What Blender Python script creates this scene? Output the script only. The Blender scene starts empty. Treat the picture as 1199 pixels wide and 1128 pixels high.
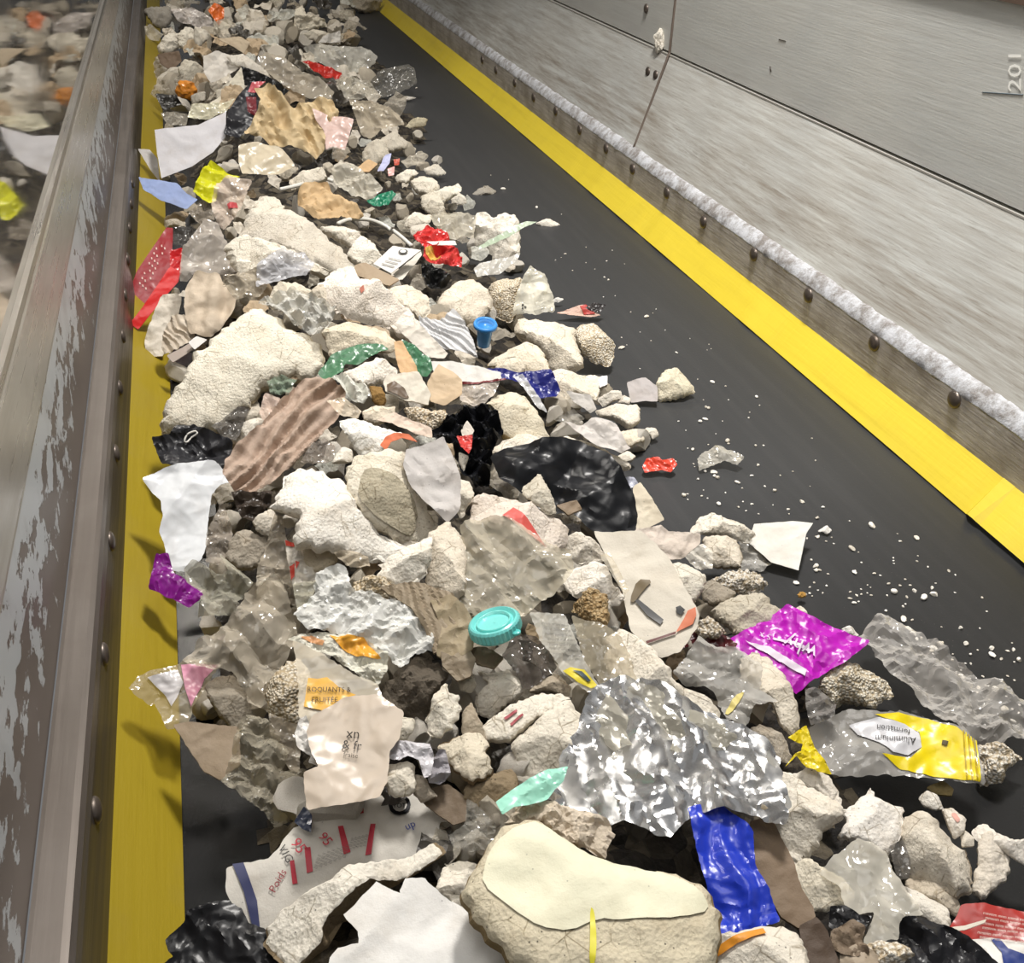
import bpy, bmesh, math, random
from mathutils import Vector, Matrix, noise
from mathutils.geometry import delaunay_2d_cdt, tessellate_polygon

random.seed(7)
scn = bpy.context.scene
col = scn.collection
W_PX, H_PX, F_PX = 1199.0, 1128.0, 1200.0
CAM = Vector((0.0, 0.0, 1.0))

# ------------------------------------------------------------------ camera
VPX, VPY = 181.0, -212.0                      # where the belt's edges meet
ydir_cam = Vector(((VPX - W_PX / 2) / F_PX, -(VPY - H_PX / 2) / F_PX, -1.0)).normalized()
th = math.atan(-(VPY - H_PX / 2) / F_PX)
up_cam = Vector((0, math.cos(th), math.sin(th)))          # no roll
ydir_cam = (ydir_cam - up_cam * ydir_cam.dot(up_cam)).normalized()
xdir_cam = ydir_cam.cross(up_cam).normalized()
R_wc = Matrix((xdir_cam, ydir_cam, up_cam))               # camera -> world
cam_d = bpy.data.cameras.new('camera')
cam = bpy.data.objects.new('camera', cam_d)
col.objects.link(cam)
cam.matrix_world = Matrix.Translation(CAM) @ R_wc.to_4x4()
cam_d.sensor_fit = 'HORIZONTAL'
cam_d.sensor_width = 36.0
cam_d.lens = 36.0 * F_PX / W_PX
cam_d.clip_start = 0.02
scn.camera = cam


def ray(px, py):
    return (R_wc @ Vector(((px - W_PX / 2) / F_PX, -(py - H_PX / 2) / F_PX, -1.0)))


def at_z(px, py, z=0.0):
    d = ray(px, py)
    return CAM + d * ((z - CAM.z) / d.z)


def at_x(px, py, x):
    d = ray(px, py)
    return CAM + d * ((x - CAM.x) / d.x)


# ------------------------------------------------------------------ heap height
HP = []
for s, h in [
    ("430,0 470,60 500,110 545,215 605,280 655,350 722,410 765,480 775,560 815,600 900,645 1005,735 1185,835", 0.0),
    ("600,150 800,400 1000,550 1150,700 700,300 520,60 1199,790", -0.02),
    ("195,0 190,60 186,110 184,160 186,230 192,330 198,440 204,520 212,640 222,740 222,860", 0.03),
    ("260,960 245,1040 300,925 230,1110 222,920", 0.0),
    ("300,30 300,60 320,100", 0.13), ("330,150 330,200 330,260 280,300", 0.15),
    ("400,340 400,400 430,450 300,400", 0.17), ("450,560 400,600 500,660", 0.19),
    ("520,760 440,760", 0.17), ("600,700 600,640", 0.16), ("700,680 690,740", 0.11), ("560,560", 0.13),
    ("650,560 620,480", 0.07), ("600,850 760,870 820,930", 0.13), ("420,900 420,850", 0.14),
    ("640,1010 740,1040 660,1100", 0.17), ("880,1020 900,1090", 0.10), ("940,960", 0.06),
    ("1030,990 1000,1080", 0.05), ("1130,1000 1190,1000 1150,940", 0.015), ("420,1040 460,1090 520,1040", 0.10),
    ("300,1040 290,1110", 0.05), ("220,600 235,680", 0.08), ("300,720 280,800", 0.10), ("250,880 320,900", 0.06),
    ("1100,850 1050,870", 0.01), ("900,740", 0.03), ("860,800 800,780", 0.07), ("540,460", 0.12), ("640,400", 0.04),
    ("560,330", 0.06), ("470,230", 0.07), ("420,120", 0.06), ("400,60", 0.06), ("1100,1090 1180,1090", 0.02)]:
    for t in s.split():
        x, y = map(float, t.split(','))
        p = at_z(x, y, max(h, 0.0))
        HP.append((p.x, p.y, h))


def heap(x, y):
    num = den = 0.0
    for (a, b, h) in HP:
        dy = (y - b) / (1.0 + 0.25 * max(b, 0))
        d2 = (x - a) ** 2 + dy * dy + 0.0016
        w = 1.0 / (d2 * d2)
        num += w * h
        den += w
    z = num / den
    if x < -0.02:                               # falls off steeply to the skirt
        z *= max(0.0, min(1.0, (x + 0.15) / 0.13)) ** 0.6
    return max(z, 0.0)


def hit(px, py, lift=0.0):
    d = ray(px, py)
    t0 = (0.45 - CAM.z) / d.z
    t1 = (0.0 - CAM.z) / d.z
    n = 60
    prev = t0
    for i in range(1, n + 1):
        t = t0 + (t1 - t0) * i / n
        p = CAM + d * t
        if p.z <= heap(p.x, p.y) + lift:
            a, b = prev, t
            for _ in range(8):
                m = 0.5 * (a + b)
                q = CAM + d * m
                if q.z <= heap(q.x, q.y) + lift:
                    b = m
                else:
                    a = m
            return CAM + d * b
        prev = t
    return CAM + d * t1 + Vector((0, 0, max(lift, 0.0)))


# ------------------------------------------------------------------ materials
def lin(h):
    r = []
    for i in (0, 2, 4):
        c = int(h[i:i + 2], 16) / 255.0
        r.append(c / 12.92 if c <= 0.04045 else ((c + 0.055) / 1.055) ** 2.4)
    return tuple(r) + (1.0,)


class NT:
    def __init__(self, name):
        self.m = bpy.data.materials.new(name)
        self.m.use_nodes = True
        self.t = self.m.node_tree
        for n in list(self.t.nodes):
            self.t.nodes.remove(n)
        self.out = self.n('ShaderNodeOutputMaterial')
        self.co = None

    def n(self, typ, **kw):
        o = self.t.nodes.new(typ)
        for k, v in kw.items():
            if k.startswith('i_'):
                o.inputs[k[2:].replace('_', ' ')].default_value = v
            else:
                setattr(o, k, v)
        return o

    def l(self, a, b):
        self.t.links.new(a, b)

    def coords(self, scale=(1, 1, 1), world=False):
        tc = self.n('ShaderNodeTexCoord')
        mp = self.n('ShaderNodeMapping')
        mp.inputs['Scale'].default_value = scale
        if world:
            g = self.n('ShaderNodeNewGeometry')
            self.l(g.outputs['Position'], mp.inputs['Vector'])
        else:
            oi = self.n('ShaderNodeObjectInfo')
            mul = self.n('ShaderNodeVectorMath', operation='SCALE')
            cmb = self.n('ShaderNodeCombineXYZ')
            for k in range(3):
                self.l(oi.outputs['Random'], cmb.inputs[k])
            self.l(cmb.outputs[0], mul.inputs[0])
            mul.inputs['Scale'].default_value = 7.3
            add = self.n('ShaderNodeVectorMath', operation='ADD')
            self.l(tc.outputs['Object'], add.inputs[0])
            self.l(mul.outputs[0], add.inputs[1])
            self.l(add.outputs[0], mp.inputs['Vector'])
        return mp.outputs['Vector']

    def noise(self, vec, scale, detail=4, rough=0.6):
        o = self.n('ShaderNodeTexNoise')
        o.inputs['Scale'].default_value = scale
        o.inputs['Detail'].default_value = detail
        o.inputs['Roughness'].default_value = rough
        self.l(vec, o.inputs['Vector'])
        return o.outputs['Fac']

    def ridge(self, vec, scale, detail=4):
        o = self.n('ShaderNodeTexNoise')
        o.noise_type = 'RIDGED_MULTIFRACTAL'
        o.normalize = True
        o.inputs['Scale'].default_value = scale
        o.inputs['Detail'].default_value = detail
        o.inputs['Roughness'].default_value = 0.55
        o.inputs['Distortion'].default_value = 0.6
        self.l(vec, o.inputs['Vector'])
        return o.outputs['Fac']

    def voro(self, vec, scale, feature='F1'):
        o = self.n('ShaderNodeTexVoronoi', feature=feature)
        o.inputs['Scale'].default_value = scale
        self.l(vec, o.inputs['Vector'])
        return o.outputs['Distance']

    def ramp(self, fac, lo, hi, c0=0.0, c1=1.0):
        o = self.n('ShaderNodeMapRange')
        o.inputs['From Min'].default_value = lo
        o.inputs['From Max'].default_value = hi
        o.inputs['To Min'].default_value = c0
        o.inputs['To Max'].default_value = c1
        self.l(fac, o.inputs['Value'])
        return o.outputs['Result']

    def mix(self, fac, a, b):
        o = self.n('ShaderNodeMix', data_type='RGBA')
        if isinstance(fac, float):
            o.inputs[0].default_value = fac
        else:
            self.l(fac, o.inputs[0])
        for k, v in ((6, a), (7, b)):
            if isinstance(v, tuple):
                o.inputs[k].default_value = v
            else:
                self.l(v, o.inputs[k])
        return o.outputs[2]

    def bsdf(self, colr, rough=0.7, metal=0.0, spec=0.5, bump=None, bs=0.3, bd=0.01):
        b = self.n('ShaderNodeBsdfPrincipled')
        if isinstance(colr, tuple):
            b.inputs['Base Color'].default_value = colr
        else:
            self.l(colr, b.inputs['Base Color'])
        if isinstance(rough, (int, float)):
            b.inputs['Roughness'].default_value = rough
        else:
            self.l(rough, b.inputs['Roughness'])
        b.inputs['Metallic'].default_value = metal
        b.inputs['Specular IOR Level'].default_value = spec
        if bump is not None:
            bn = self.n('ShaderNodeBump')
            bn.inputs['Strength'].default_value = bs
            bn.inputs['Distance'].default_value = bd
            self.l(bump, bn.inputs['Height'])
            self.l(bn.outputs[0], b.inputs['Normal'])
        return b.outputs[0]

    def done(self, sh):
        self.l(sh, self.out.inputs['Surface'])
        return self.m

    def math(self, op, a, b):
        o = self.n('ShaderNodeMath', operation=op)
        for k, v in ((0, a), (1, b)):
            if isinstance(v, (int, float)):
                o.inputs[k].default_value = v
            else:
                self.l(v, o.inputs[k])
        return o.outputs[0]


MATS = {}


def dark(c, k):
    return (c[0] * k[0], c[1] * k[1], c[2] * k[2], 1.0)


def mat(kind, hx):
    key = (kind, hx)
    if key in MATS:
        return MATS[key]
    c = lin(hx)
    if kind in ('paper', 'poly') and min(c[:3]) > 0.5:
        c = tuple(x * 0.84 for x in c[:3]) + (1.0,)
    if kind.startswith('film'):
        c = tuple(min(0.85, x * 1.22 + 0.02) for x in c[:3]) + (1.0,)
    nt = NT(kind + '_' + hx)
    v = nt.coords()
    if kind in ('foam', 'bead'):
        lum = 0.3 * c[0] + 0.6 * c[1] + 0.1 * c[2]
        if lum > 0.25 and (max(c[:3]) - min(c[:3])) < 0.55 * max(c[:3]):
            c = tuple(min(0.9, 0.68 * c[i] * 1.02 + 0.32 * lum * 1.05 * (1.03, 1.0, 0.95)[i]) for i in range(3)) + (1.0,)
    if kind == 'foam':
        big = nt.ramp(nt.noise(v, 22, 5, 0.65), 0.5, 0.8)
        cc = nt.mix(nt.math('MULTIPLY', big, 0.45), c, dark(c, (0.58, 0.48, 0.36)))
        fine = nt.ramp(nt.noise(v, 150, 5, 0.78), 0.57, 0.7)
        cc = nt.mix(nt.math('MULTIPLY', fine, 0.55), cc, dark(c, (0.45, 0.38, 0.28)))
        vein = nt.voro(v, 45, 'DISTANCE_TO_EDGE')
        vm = nt.math('MULTIPLY', nt.ramp(vein, 0.0, 0.04, 1.0, 0.0), nt.ramp(nt.noise(v, 34, 5), 0.47, 0.6))
        cc = nt.mix(nt.math('MULTIPLY', vm, 0.85), cc, dark(c, (0.35, 0.3, 0.22)))
        spk = nt.ramp(nt.voro(v, 110), 0.05, 0.12, 1.0, 0.0)
        cc = nt.mix(nt.math('MULTIPLY', spk, 0.85), cc, (0.03, 0.025, 0.02, 1))
        bmp = nt.math('ADD', nt.noise(v, 70, 8, 0.75), nt.math('MULTIPLY', nt.voro(v, 240), 0.3))
        bmp = nt.math('ADD', bmp, nt.math('MULTIPLY', vein, -0.0))
        return MATS.setdefault(key, nt.done(nt.bsdf(cc, 0.8, 0, 0.25, bmp, 0.75, 0.005)))
    if kind == 'bead':                          # expanded beads
        bead = nt.voro(v, 250)
        cc = nt.mix(nt.ramp(bead, 0.35, 0.7), c, dark(c, (0.6, 0.52, 0.4)))
        cc = nt.mix(nt.math('MULTIPLY', nt.ramp(nt.noise(v, 30, 4), 0.5, 0.75), 0.6), cc, dark(c, (0.5, 0.42, 0.3)))
        return MATS.setdefault(key, nt.done(nt.bsdf(cc, 0.7, 0, 0.3, nt.math('ADD', nt.math('SUBTRACT', 1.0, bead), nt.noise(v, 60, 6, 0.7)), 0.8, 0.0045)))
    if kind in ('paper', 'board', 'cloth'):
        big = nt.ramp(nt.noise(v, 18, 4), 0.5, 0.8)
        cc = nt.mix(nt.math('MULTIPLY', big, 0.45), c, dark(c, (0.66, 0.58, 0.48)))
        spk = nt.ramp(nt.voro(v, 70), 0.03, 0.07, 1.0, 0.0)
        cc = nt.mix(nt.math('MULTIPLY', spk, 0.5), cc, (0.05, 0.045, 0.04, 1))
        bmp = nt.noise(v, 150 if kind != 'cloth' else 300, 4, 0.7)
        return MATS.setdefault(key, nt.done(nt.bsdf(cc, 0.62, 0, 0.4, bmp, 0.25 if kind != 'cloth' else 0.5, 0.003)))
    if kind == 'poly':                          # opaque coloured plastic film
        cc = nt.mix(nt.math('MULTIPLY', nt.ramp(nt.noise(v, 26, 4), 0.52, 0.8), 0.4), c, dark(c, (0.6, 0.55, 0.5)))
        bmp = nt.ridge(v, 22, 3)
        dk = max(c[:3]) < 0.06
        return MATS.setdefault(key, nt.done(nt.bsdf(cc, 0.33 if dk else 0.3, 0, 0.35 if dk else 0.5, bmp, 0.3, 0.006)))
    if kind == 'hard':
        return MATS.setdefault(key, nt.done(nt.bsdf(c, 0.25, 0, 0.55, nt.noise(v, 40, 2), 0.08, 0.003)))
    if kind == 'ink':
        return MATS.setdefault(key, nt.done(nt.bsdf(c, 0.45, 0, 0.4)))
    if kind == 'foil':
        dull = nt.ramp(nt.noise(v, 14, 4), 0.48, 0.7)
        cc = nt.mix(nt.math('MULTIPLY', dull, 0.5), c, dark(c, (0.62, 0.58, 0.5)))
        rg = nt.ramp(dull, 0, 1, 0.16, 0.42)
        return MATS.setdefault(key, nt.done(nt.bsdf(cc, rg, 0.9, 0.5, nt.ridge(v, 14, 2), 0.2, 0.006)))
    if kind.startswith('film'):                 # see-through film; the digits give the milkiness in percent
        milk = int(kind[4:] or 45) / 100.0
        cc = nt.mix(nt.math('MULTIPLY', nt.ramp(nt.noise(v, 30, 4), 0.55, 0.8), 0.4), c, dark(c, (0.62, 0.55, 0.45)))
        body = nt.bsdf(cc, 0.13, 0, 0.75, nt.ridge(v, 26, 4), 0.75, 0.008)
        tr = nt.n('ShaderNodeBsdfTransparent')
        tr.inputs['Color'].default_value = tuple(0.5 + 0.5 * x for x in c[:3]) + (1,)
        ms = nt.n('ShaderNodeMixShader')
        lw = nt.n('ShaderNodeLayerWeight')
        lw.inputs['Blend'].default_value = 0.35
        f = nt.math('ADD', nt.math('MULTIPLY', nt.ramp(nt.ridge(v, 18, 5), 0.2, 0.9), milk * 0.9), nt.math('MULTIPLY', lw.outputs['Facing'], 0.4))
        f = nt.math('ADD', f, milk * 0.72)
        cl = nt.n('ShaderNodeClamp')
        nt.l(f, cl.inputs[0])
        nt.l(cl.outputs[0], ms.inputs[0])
        nt.l(tr.outputs[0], ms.inputs[1])
        nt.l(body, ms.inputs[2])
        return MATS.setdefault(key, nt.done(ms.outputs[0]))
    raise ValueError(kind)


# ------------------------------------------------------------------ mesh helpers
def tag(o, label=None, cat=None, group=None, kind=None):
    if label:
        o['label'] = label
    if cat:
        o['category'] = cat
    if group:
        o['group'] = group
    if kind:
        o['kind'] = kind
    return o


def mesh_obj(name, verts, faces, mats, parent=None, smooth=True, mi=None):
    me = bpy.data.meshes.new(name)
    me.from_pydata(verts, [], faces)
    for m in (mats if isinstance(mats, (list, tuple)) else [mats]):
        me.materials.append(m)
    if smooth:
        me.polygons.foreach_set('use_smooth', [True] * len(me.polygons))
    if mi:
        me.polygons.foreach_set('material_index', mi)
    me.update()
    o = bpy.data.objects.new(name, me)
    col.objects.link(o)
    if parent is not None:
        o.parent = parent
    return o


def pts(s):
    if not isinstance(s, str):
        return list(s)
    return [tuple(map(float, t.split(','))) for t in s.split()]


def area2(P):
    return 0.5 * sum(P[i][0] * P[(i + 1) % len(P)][1] - P[(i + 1) % len(P)][0] * P[i][1] for i in range(len(P)))


def inside(P, x, y):
    c = False
    j = len(P) - 1
    for i in range(len(P)):
        xi, yi = P[i]
        xj, yj = P[j]
        if (yi > y) != (yj > y) and x < (xj - xi) * (y - yi) / (yj - yi) + xi:
            c = not c
        j = i
    return c


def edge_dist(P, x, y):
    best = 1e9
    for i in range(len(P)):
        ax, ay = P[i]
        bx, by = P[(i + 1) % len(P)]
        dx, dy = bx - ax, by - ay
        L = dx * dx + dy * dy
        t = 0 if L == 0 else max(0, min(1, ((x - ax) * dx + (y - ay) * dy) / L))
        d = (x - ax - t * dx) ** 2 + (y - ay - t * dy) ** 2
        if d < best:
            best = d
    return math.sqrt(best)


def soften(P, k=0.22):
    Q = []
    n = len(P)
    for i in range(n):
        a, b = P[i], P[(i + 1) % n]
        Q.append((a[0] * (1 - k) + b[0] * k, a[1] * (1 - k) + b[1] * k))
        Q.append((a[0] * k + b[0] * (1 - k), a[1] * k + b[1] * (1 - k)))
    return Q


def resample(P, s, jag, seed):
    Q = []
    n = len(P)
    for i in range(n):
        ax, ay = P[i]
        bx, by = P[(i + 1) % n]
        L = math.hypot(bx - ax, by - ay)
        k = max(1, int(L / s + 0.5))
        nx, ny = (by - ay) / (L + 1e-9), -(bx - ax) / (L + 1e-9)
        for j in range(k):
            t = j / k
            x, y = ax + (bx - ax) * t, ay + (by - ay) * t
            if jag:
                q = noise.noise(Vector((x / s / 2.2, y / s / 2.2, seed * 3.1))) * jag
                x += nx * q
                y += ny * q
            Q.append((x, y))
    return Q


def grid_fill(P, s, seed):
    """resampled ring P -> (points, triangles); the first len(P) points are the ring"""
    rnd = random.Random(seed)
    xs = [p[0] for p in P]
    ys = [p[1] for p in P]
    inner = []
    y = min(ys) + s * 0.5
    row = 0
    while y < max(ys):
        x = min(xs) + (s * 0.5 if row % 2 else 0.0)
        while x < max(xs):
            jx, jy = x + rnd.uniform(-.22, .22) * s, y + rnd.uniform(-.22, .22) * s
            if inside(P, jx, jy) and edge_dist(P, jx, jy) > s * 0.45:
                inner.append((jx, jy))
            x += s
        y += s * 0.87
        row += 1
    n = len(P)
    allp = [Vector(p) for p in P] + [Vector(p) for p in inner]
    edges = [(i, (i + 1) % n) for i in range(n)]
    vo, eo, fo, ov, oe, of = delaunay_2d_cdt(allp, edges, [], 1, 1e-6)
    return [(v.x, v.y) for v in vo], [tuple(f) for f in fo], n, ov


def tri(x):
    return abs((x % 2.0) - 1.0) * 2.0 - 1.0


def vor(p, s, seed):
    d, _ = noise.voronoi(Vector((p[0] / s, p[1] / s, seed * 1.7)))
    return d[0]


class Frame:
    """a plane standing in the heap, with its own 2-D coordinates"""

    def __init__(self, P, lift, w, nrm=None):
        cx = sum(p[0] for p in P) / len(P)
        cy = sum(p[1] for p in P) / len(P)
        xs = [p[0] for p in P]
        ys = [p[1] for p in P]
        cx, cy = 0.5 * (cx + 0.5 * (min(xs) + max(xs))), 0.5 * (cy + 0.5 * (min(ys) + max(ys)))
        self.o = hit(cx, cy, lift)
        v = (CAM - self.o).normalized()
        n = Vector(nrm).normalized() if nrm else (Vector((0, 0, 1)) * (1 - w) + v * w).normalized()
        self.n = n
        self.e1 = (Vector((1, 0, 0)) - n * n.x).normalized()
        self.e2 = n.cross(self.e1)
        self.t0 = (self.o - CAM).dot(n)
        self.scale = (self.o - CAM).length / F_PX

    def to2(self, px, py):
        d = ray(px, py)
        dn = d.dot(self.n)
        t = self.t0 / dn if abs(dn) > 1e-6 else 1e9
        tc = (self.o - CAM).length / d.length
        if t < 0 or t > 1.5 * tc:
            t = 1.5 * tc
        t = max(t, 0.65 * tc)
        q = CAM + d * t - self.o
        return (q.dot(self.e1), q.dot(self.e2))

    def matrix(self):
        m = Matrix((self.e1, self.e2, self.n)).transposed().to_4x4()
        m.translation = self.o
        return m


PX = []
SEED = [100]
DEF = {
    'foam': dict(T=0.5, rough=0.055, jag=0.06, rim=0.1), 'bead': dict(T=0.55, rough=0.2, jag=0.08, rim=0.3),
    'paper': dict(cr=0.085, lam=0.5, jag=0.015), 'board': dict(cr=0.05, lam=0.55, jag=0.015),
    'cloth': dict(cr=0.10, lam=0.35, jag=0.015), 'poly': dict(cr=0.075, lam=0.4, jag=0.01),
    'foil': dict(cr=0.06, lam=0.3, jag=0.02), 'film': dict(cr=0.085, lam=0.35, jag=0.025),
}


def I(name, cat, label, kind, hx, poly, lift=0.0, w=0.5, nrm=None, side=None, group=None, fold=None, bend=None,
      dens=30, parent=None, soft=True, grow=1.06, **kw):
    SEED[0] += 1
    seed = SEED[0]
    P = pts(poly)
    PX.append(P)
    fr = Frame(P, lift, w, nrm)
    if soft and parent is None:                 # pieces run a little way under their neighbours
        cx, cy = sum(p[0] for p in P) / len(P), sum(p[1] for p in P) / len(P)
        P = [(cx + (p[0] - cx) * grow, cy + (p[1] - cy) * grow) for p in P]
    L = [fr.to2(*p) for p in P]
    if area2(L) < 0:
        L.reverse()
    size = math.sqrt(abs(area2(L)))
    fam = 'film' if kind.startswith('film') else kind
    d = dict(DEF[fam])
    d.update(kw)
    if soft:
        L = soften(L, 0.1 if fam in ('foam', 'bead', 'cloth') else 0.06)
    s = max(size / (dens * (1.35 if fam in ('film', 'poly', 'foil') else 1.1)) * 1.5, 0.0021)
    ring = resample(L, s, d['jag'] * size, seed)
    V2, F, nr, ov = grid_fill(ring, s, seed)
    # which output vertices are the ring, in order
    ring_ix = [None] * nr
    for vi, srcs in enumerate(ov):
        for sidx in srcs:
            if sidx < nr:
                ring_ix[sidx] = vi
    F = [f for f in F if inside(ring, sum(V2[i][0] for i in f) / len(f), sum(V2[i][1] for i in f) / len(f))]
    solid = fam in ('foam', 'bead')
    rnd = random.Random(seed)
    if solid:
        T = d['T'] * size
        rim = min(d['rim'] * size, T)
        ra = d['rough'] * size
        planes = []
        ra *= d.get('rk', 1.0)
        for _ in range(d.get('facets', 6)):
            an = rnd.uniform(0, 2 * math.pi)
            planes.append((math.cos(an), math.sin(an), rnd.uniform(0.18, 0.8), rnd.uniform(0.0, 0.15) * size))
        fk = d.get('fk', 1.0)

        def zf(x, y, e=None):
            if e is None:
                e = edge_dist(ring, x, y)
            t = 1 - min(e / rim, 1.0)
            z = -rim * 0.55 * (1 - math.sqrt(max(0.0, 1 - t * t)))
            wx = x + 0.06 * size * noise.noise(Vector((x / size * 4, y / size * 4, seed + 2)))
            wy = y + 0.06 * size * noise.noise(Vector((x / size * 4, y / size * 4, seed + 3)))
            z += fk * max(min(c - k * (wx * u + wy * v) for (u, v, k, c) in planes), -0.42 * size)
            z += ra * (vor((x, y), size * 0.45, seed) - 0.5) * 0.9
            z += ra * 0.7 * noise.noise(Vector((x / size * 2.3, y / size * 2.3, seed)))
            z += ra * 0.35 * noise.noise(Vector((x / size * 7, y / size * 7, seed + 5)))
            z += ra * 0.18 * noise.noise(Vector((x / size * 17, y / size * 17, seed + 9)))
            return z
    else:
        A = d['cr'] * size
        lam = d['lam'] * size
        TW, VW = {'foil': (.5, .4), 'film': (.42, .5), 'poly': (.42, .5)}.get(fam, (.28, .7))
        dirs = [(rnd.uniform(0, math.pi), rnd.uniform(0.6, 1.5), rnd.random() * 2) for _ in range(4)]
        if fold:
            p0, p1 = fr.to2(*fold[0]), fr.to2(*fold[1])
            fa = math.atan2(p1[1] - p0[1], p1[0] - p0[0])
            fw, fA = fold[2] * size, fold[3] * size
        if bend:
            b0, b1 = fr.to2(*bend[0]), fr.to2(*bend[1])
            bl = math.hypot(b1[0] - b0[0], b1[1] - b0[1])
            bx, by = (b1[0] - b0[0]) / bl, (b1[1] - b0[1]) / bl

        def zf(x, y, e=None):
            wx = x + lam * 0.35 * noise.noise(Vector((x / lam / 1.5, y / lam / 1.5, seed)))
            wy = y + lam * 0.35 * noise.noise(Vector((x / lam / 1.5, y / lam / 1.5, seed + 40)))
            z = 0.0
            for (a, k, ph) in dirs:
                z += TW * A * tri((wx * math.cos(a) + wy * math.sin(a)) / (lam * k) + ph) / k
            z += A * VW * (vor((wx, wy), lam, seed) - 0.45)
            z += A * 0.35 * (vor((wx, wy), lam * 0.45, seed + 3) - 0.45)
            r1 = abs(noise.noise(Vector((wx / lam * 1.3, wy / lam * 1.3, seed + 7))))
            r2 = abs(noise.noise(Vector((wx / lam * 2.9, wy / lam * 2.9, seed + 8))))
            z += A * (0.9 * (0.3 - r1) + 0.4 * (0.3 - r2))
            if fold:
                u = -wx * math.sin(fa) + wy * math.cos(fa)
                z += fA * (0.6 * math.sin(u / fw * 6.28 + seed) + 0.5 * tri(u / fw * 1.37 + seed))
            if bend:
                u = (x - b0[0]) * bx + (y - b0[1]) * by
                q = u / bl
                z += bend[2] * bl * (4 * q * (1 - q) - 0.5 if 0 < q < 1 else -0.5)
            return z
    z0 = 0.0
    E = [edge_dist(ring, *p) for p in V2] if solid else [None] * len(V2)
    verts = [(p[0], p[1], zf(p[0], p[1], e)) for p, e in zip(V2, E)]
    faces = list(F)
    mi = [0] * len(faces)
    base = mat(kind, hx)
    mats = [base]
    if solid:
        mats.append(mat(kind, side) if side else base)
        cxm = sum(p[0] for p in ring) / nr
        cym = sum(p[1] for p in ring) / nr
        prev = list(ring_ix)
        taper = d.get('taper', 0.86)
        for k in (1, 2, 3):
            t = k / 3
            now = []
            out = 1.0 + 0.05 * math.sin(t * math.pi) - (1 - taper) * t * t
            for i in range(nr):
                x, y = ring[i]
                z = verts[ring_ix[i]][2] * (1 - t) - T * t
                q = 1 + d['rough'] * 0.6 * noise.noise(Vector((x / size * 3, y / size * 3, seed + k * 3.3)))
                verts.append((cxm + (x - cxm) * out * q, cym + (y - cym) * out * q,
                              z + T * 0.1 * noise.noise(Vector((x / size * 4, y / size * 4, seed - k)))))
                now.append(len(verts) - 1)
            for i in range(nr):
                j = (i + 1) % nr
                faces.append((prev[i], now[i], now[j], prev[j]))
                mi.append(1)
            prev = now
        # underside: fan to a centre
        verts.append((cxm, cym, -T))
        c = len(verts) - 1
        for i in range(nr):
            j = (i + 1) % nr
            faces.append((prev[i], c, prev[j]))
            mi.append(1)
    elif fam in ('paper', 'board', 'cloth', 'poly', 'foil'):
        th_ = {'paper': 0.0006, 'board': 0.004, 'cloth': 0.0012, 'poly': 0.0004, 'foil': 0.0003}[fam]
        th_ = d.get('th', th_)
        nv = len(verts)
        verts += [(x, y, z - th_) for (x, y, z) in verts]
        faces += [tuple(i + nv for i in reversed(f)) for f in F]
        for i in range(nr):
            j = (i + 1) % nr
            a, b = ring_ix[i], ring_ix[j]
            faces.append((b, a, a + nv, b + nv))
        mi = [0] * len(faces)
    o = mesh_obj(name, verts, faces, mats, None, smooth=True, mi=mi)
    o.data.set_sharp_from_angle(angle=math.radians({'foam': 28, 'bead': 50, 'cloth': 40}.get(fam, 17)))
    o.matrix_world = fr.matrix()
    if parent is not None:
        o.parent = parent
        o.matrix_parent_inverse = parent.matrix_world.inverted()
    if label:
        tag(o, label, cat, group)
    o_ctx[o.name] = (fr, zf, ring, size)
    return o


o_ctx = {}


def D(o, name, hx, poly, kind='ink', up=0.0012, label=None, soft=False):
    """a printed or stuck-on area that follows the surface of o"""
    fr, zf, ring, size = o_ctx[o.name]
    L = [fr.to2(*p) for p in pts(poly)]
    if area2(L) < 0:
        L.reverse()
    if soft:
        L = soften(L, 0.22)
    s = max(size / 36, 0.002, math.sqrt(abs(area2(L))) / 16)
    ring2 = resample(L, s, 0.0, 1)
    V2, F, nr, ov = grid_fill(ring2, s, 5)
    F = [f for f in F if inside(ring2, sum(V2[i][0] for i in f) / len(f), sum(V2[i][1] for i in f) / len(f))]
    verts = [(x, y, zf(x, y) + up) for (x, y) in V2]
    m = mat(kind, hx)
    c = mesh_obj(name, verts, F, m, o)
    if label:
        c['label'] = label
    return c


def text_shape(s):
    cu = bpy.data.curves.new('t', 'FONT')
    cu.body = s
    cu.size = 1.0
    cu.resolution_u = 2
    to = bpy.data.objects.new('t', cu)
    col.objects.link(to)
    dg = bpy.context.evaluated_depsgraph_get()
    me = bpy.data.meshes.new_from_object(to.evaluated_get(dg))
    V = [(v.co.x, v.co.y) for v in me.vertices]
    F = [tuple(p.vertices) for p in me.polygons]
    bpy.data.objects.remove(to)
    bpy.data.curves.remove(cu)
    bpy.data.meshes.remove(me)
    return V, F


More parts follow.
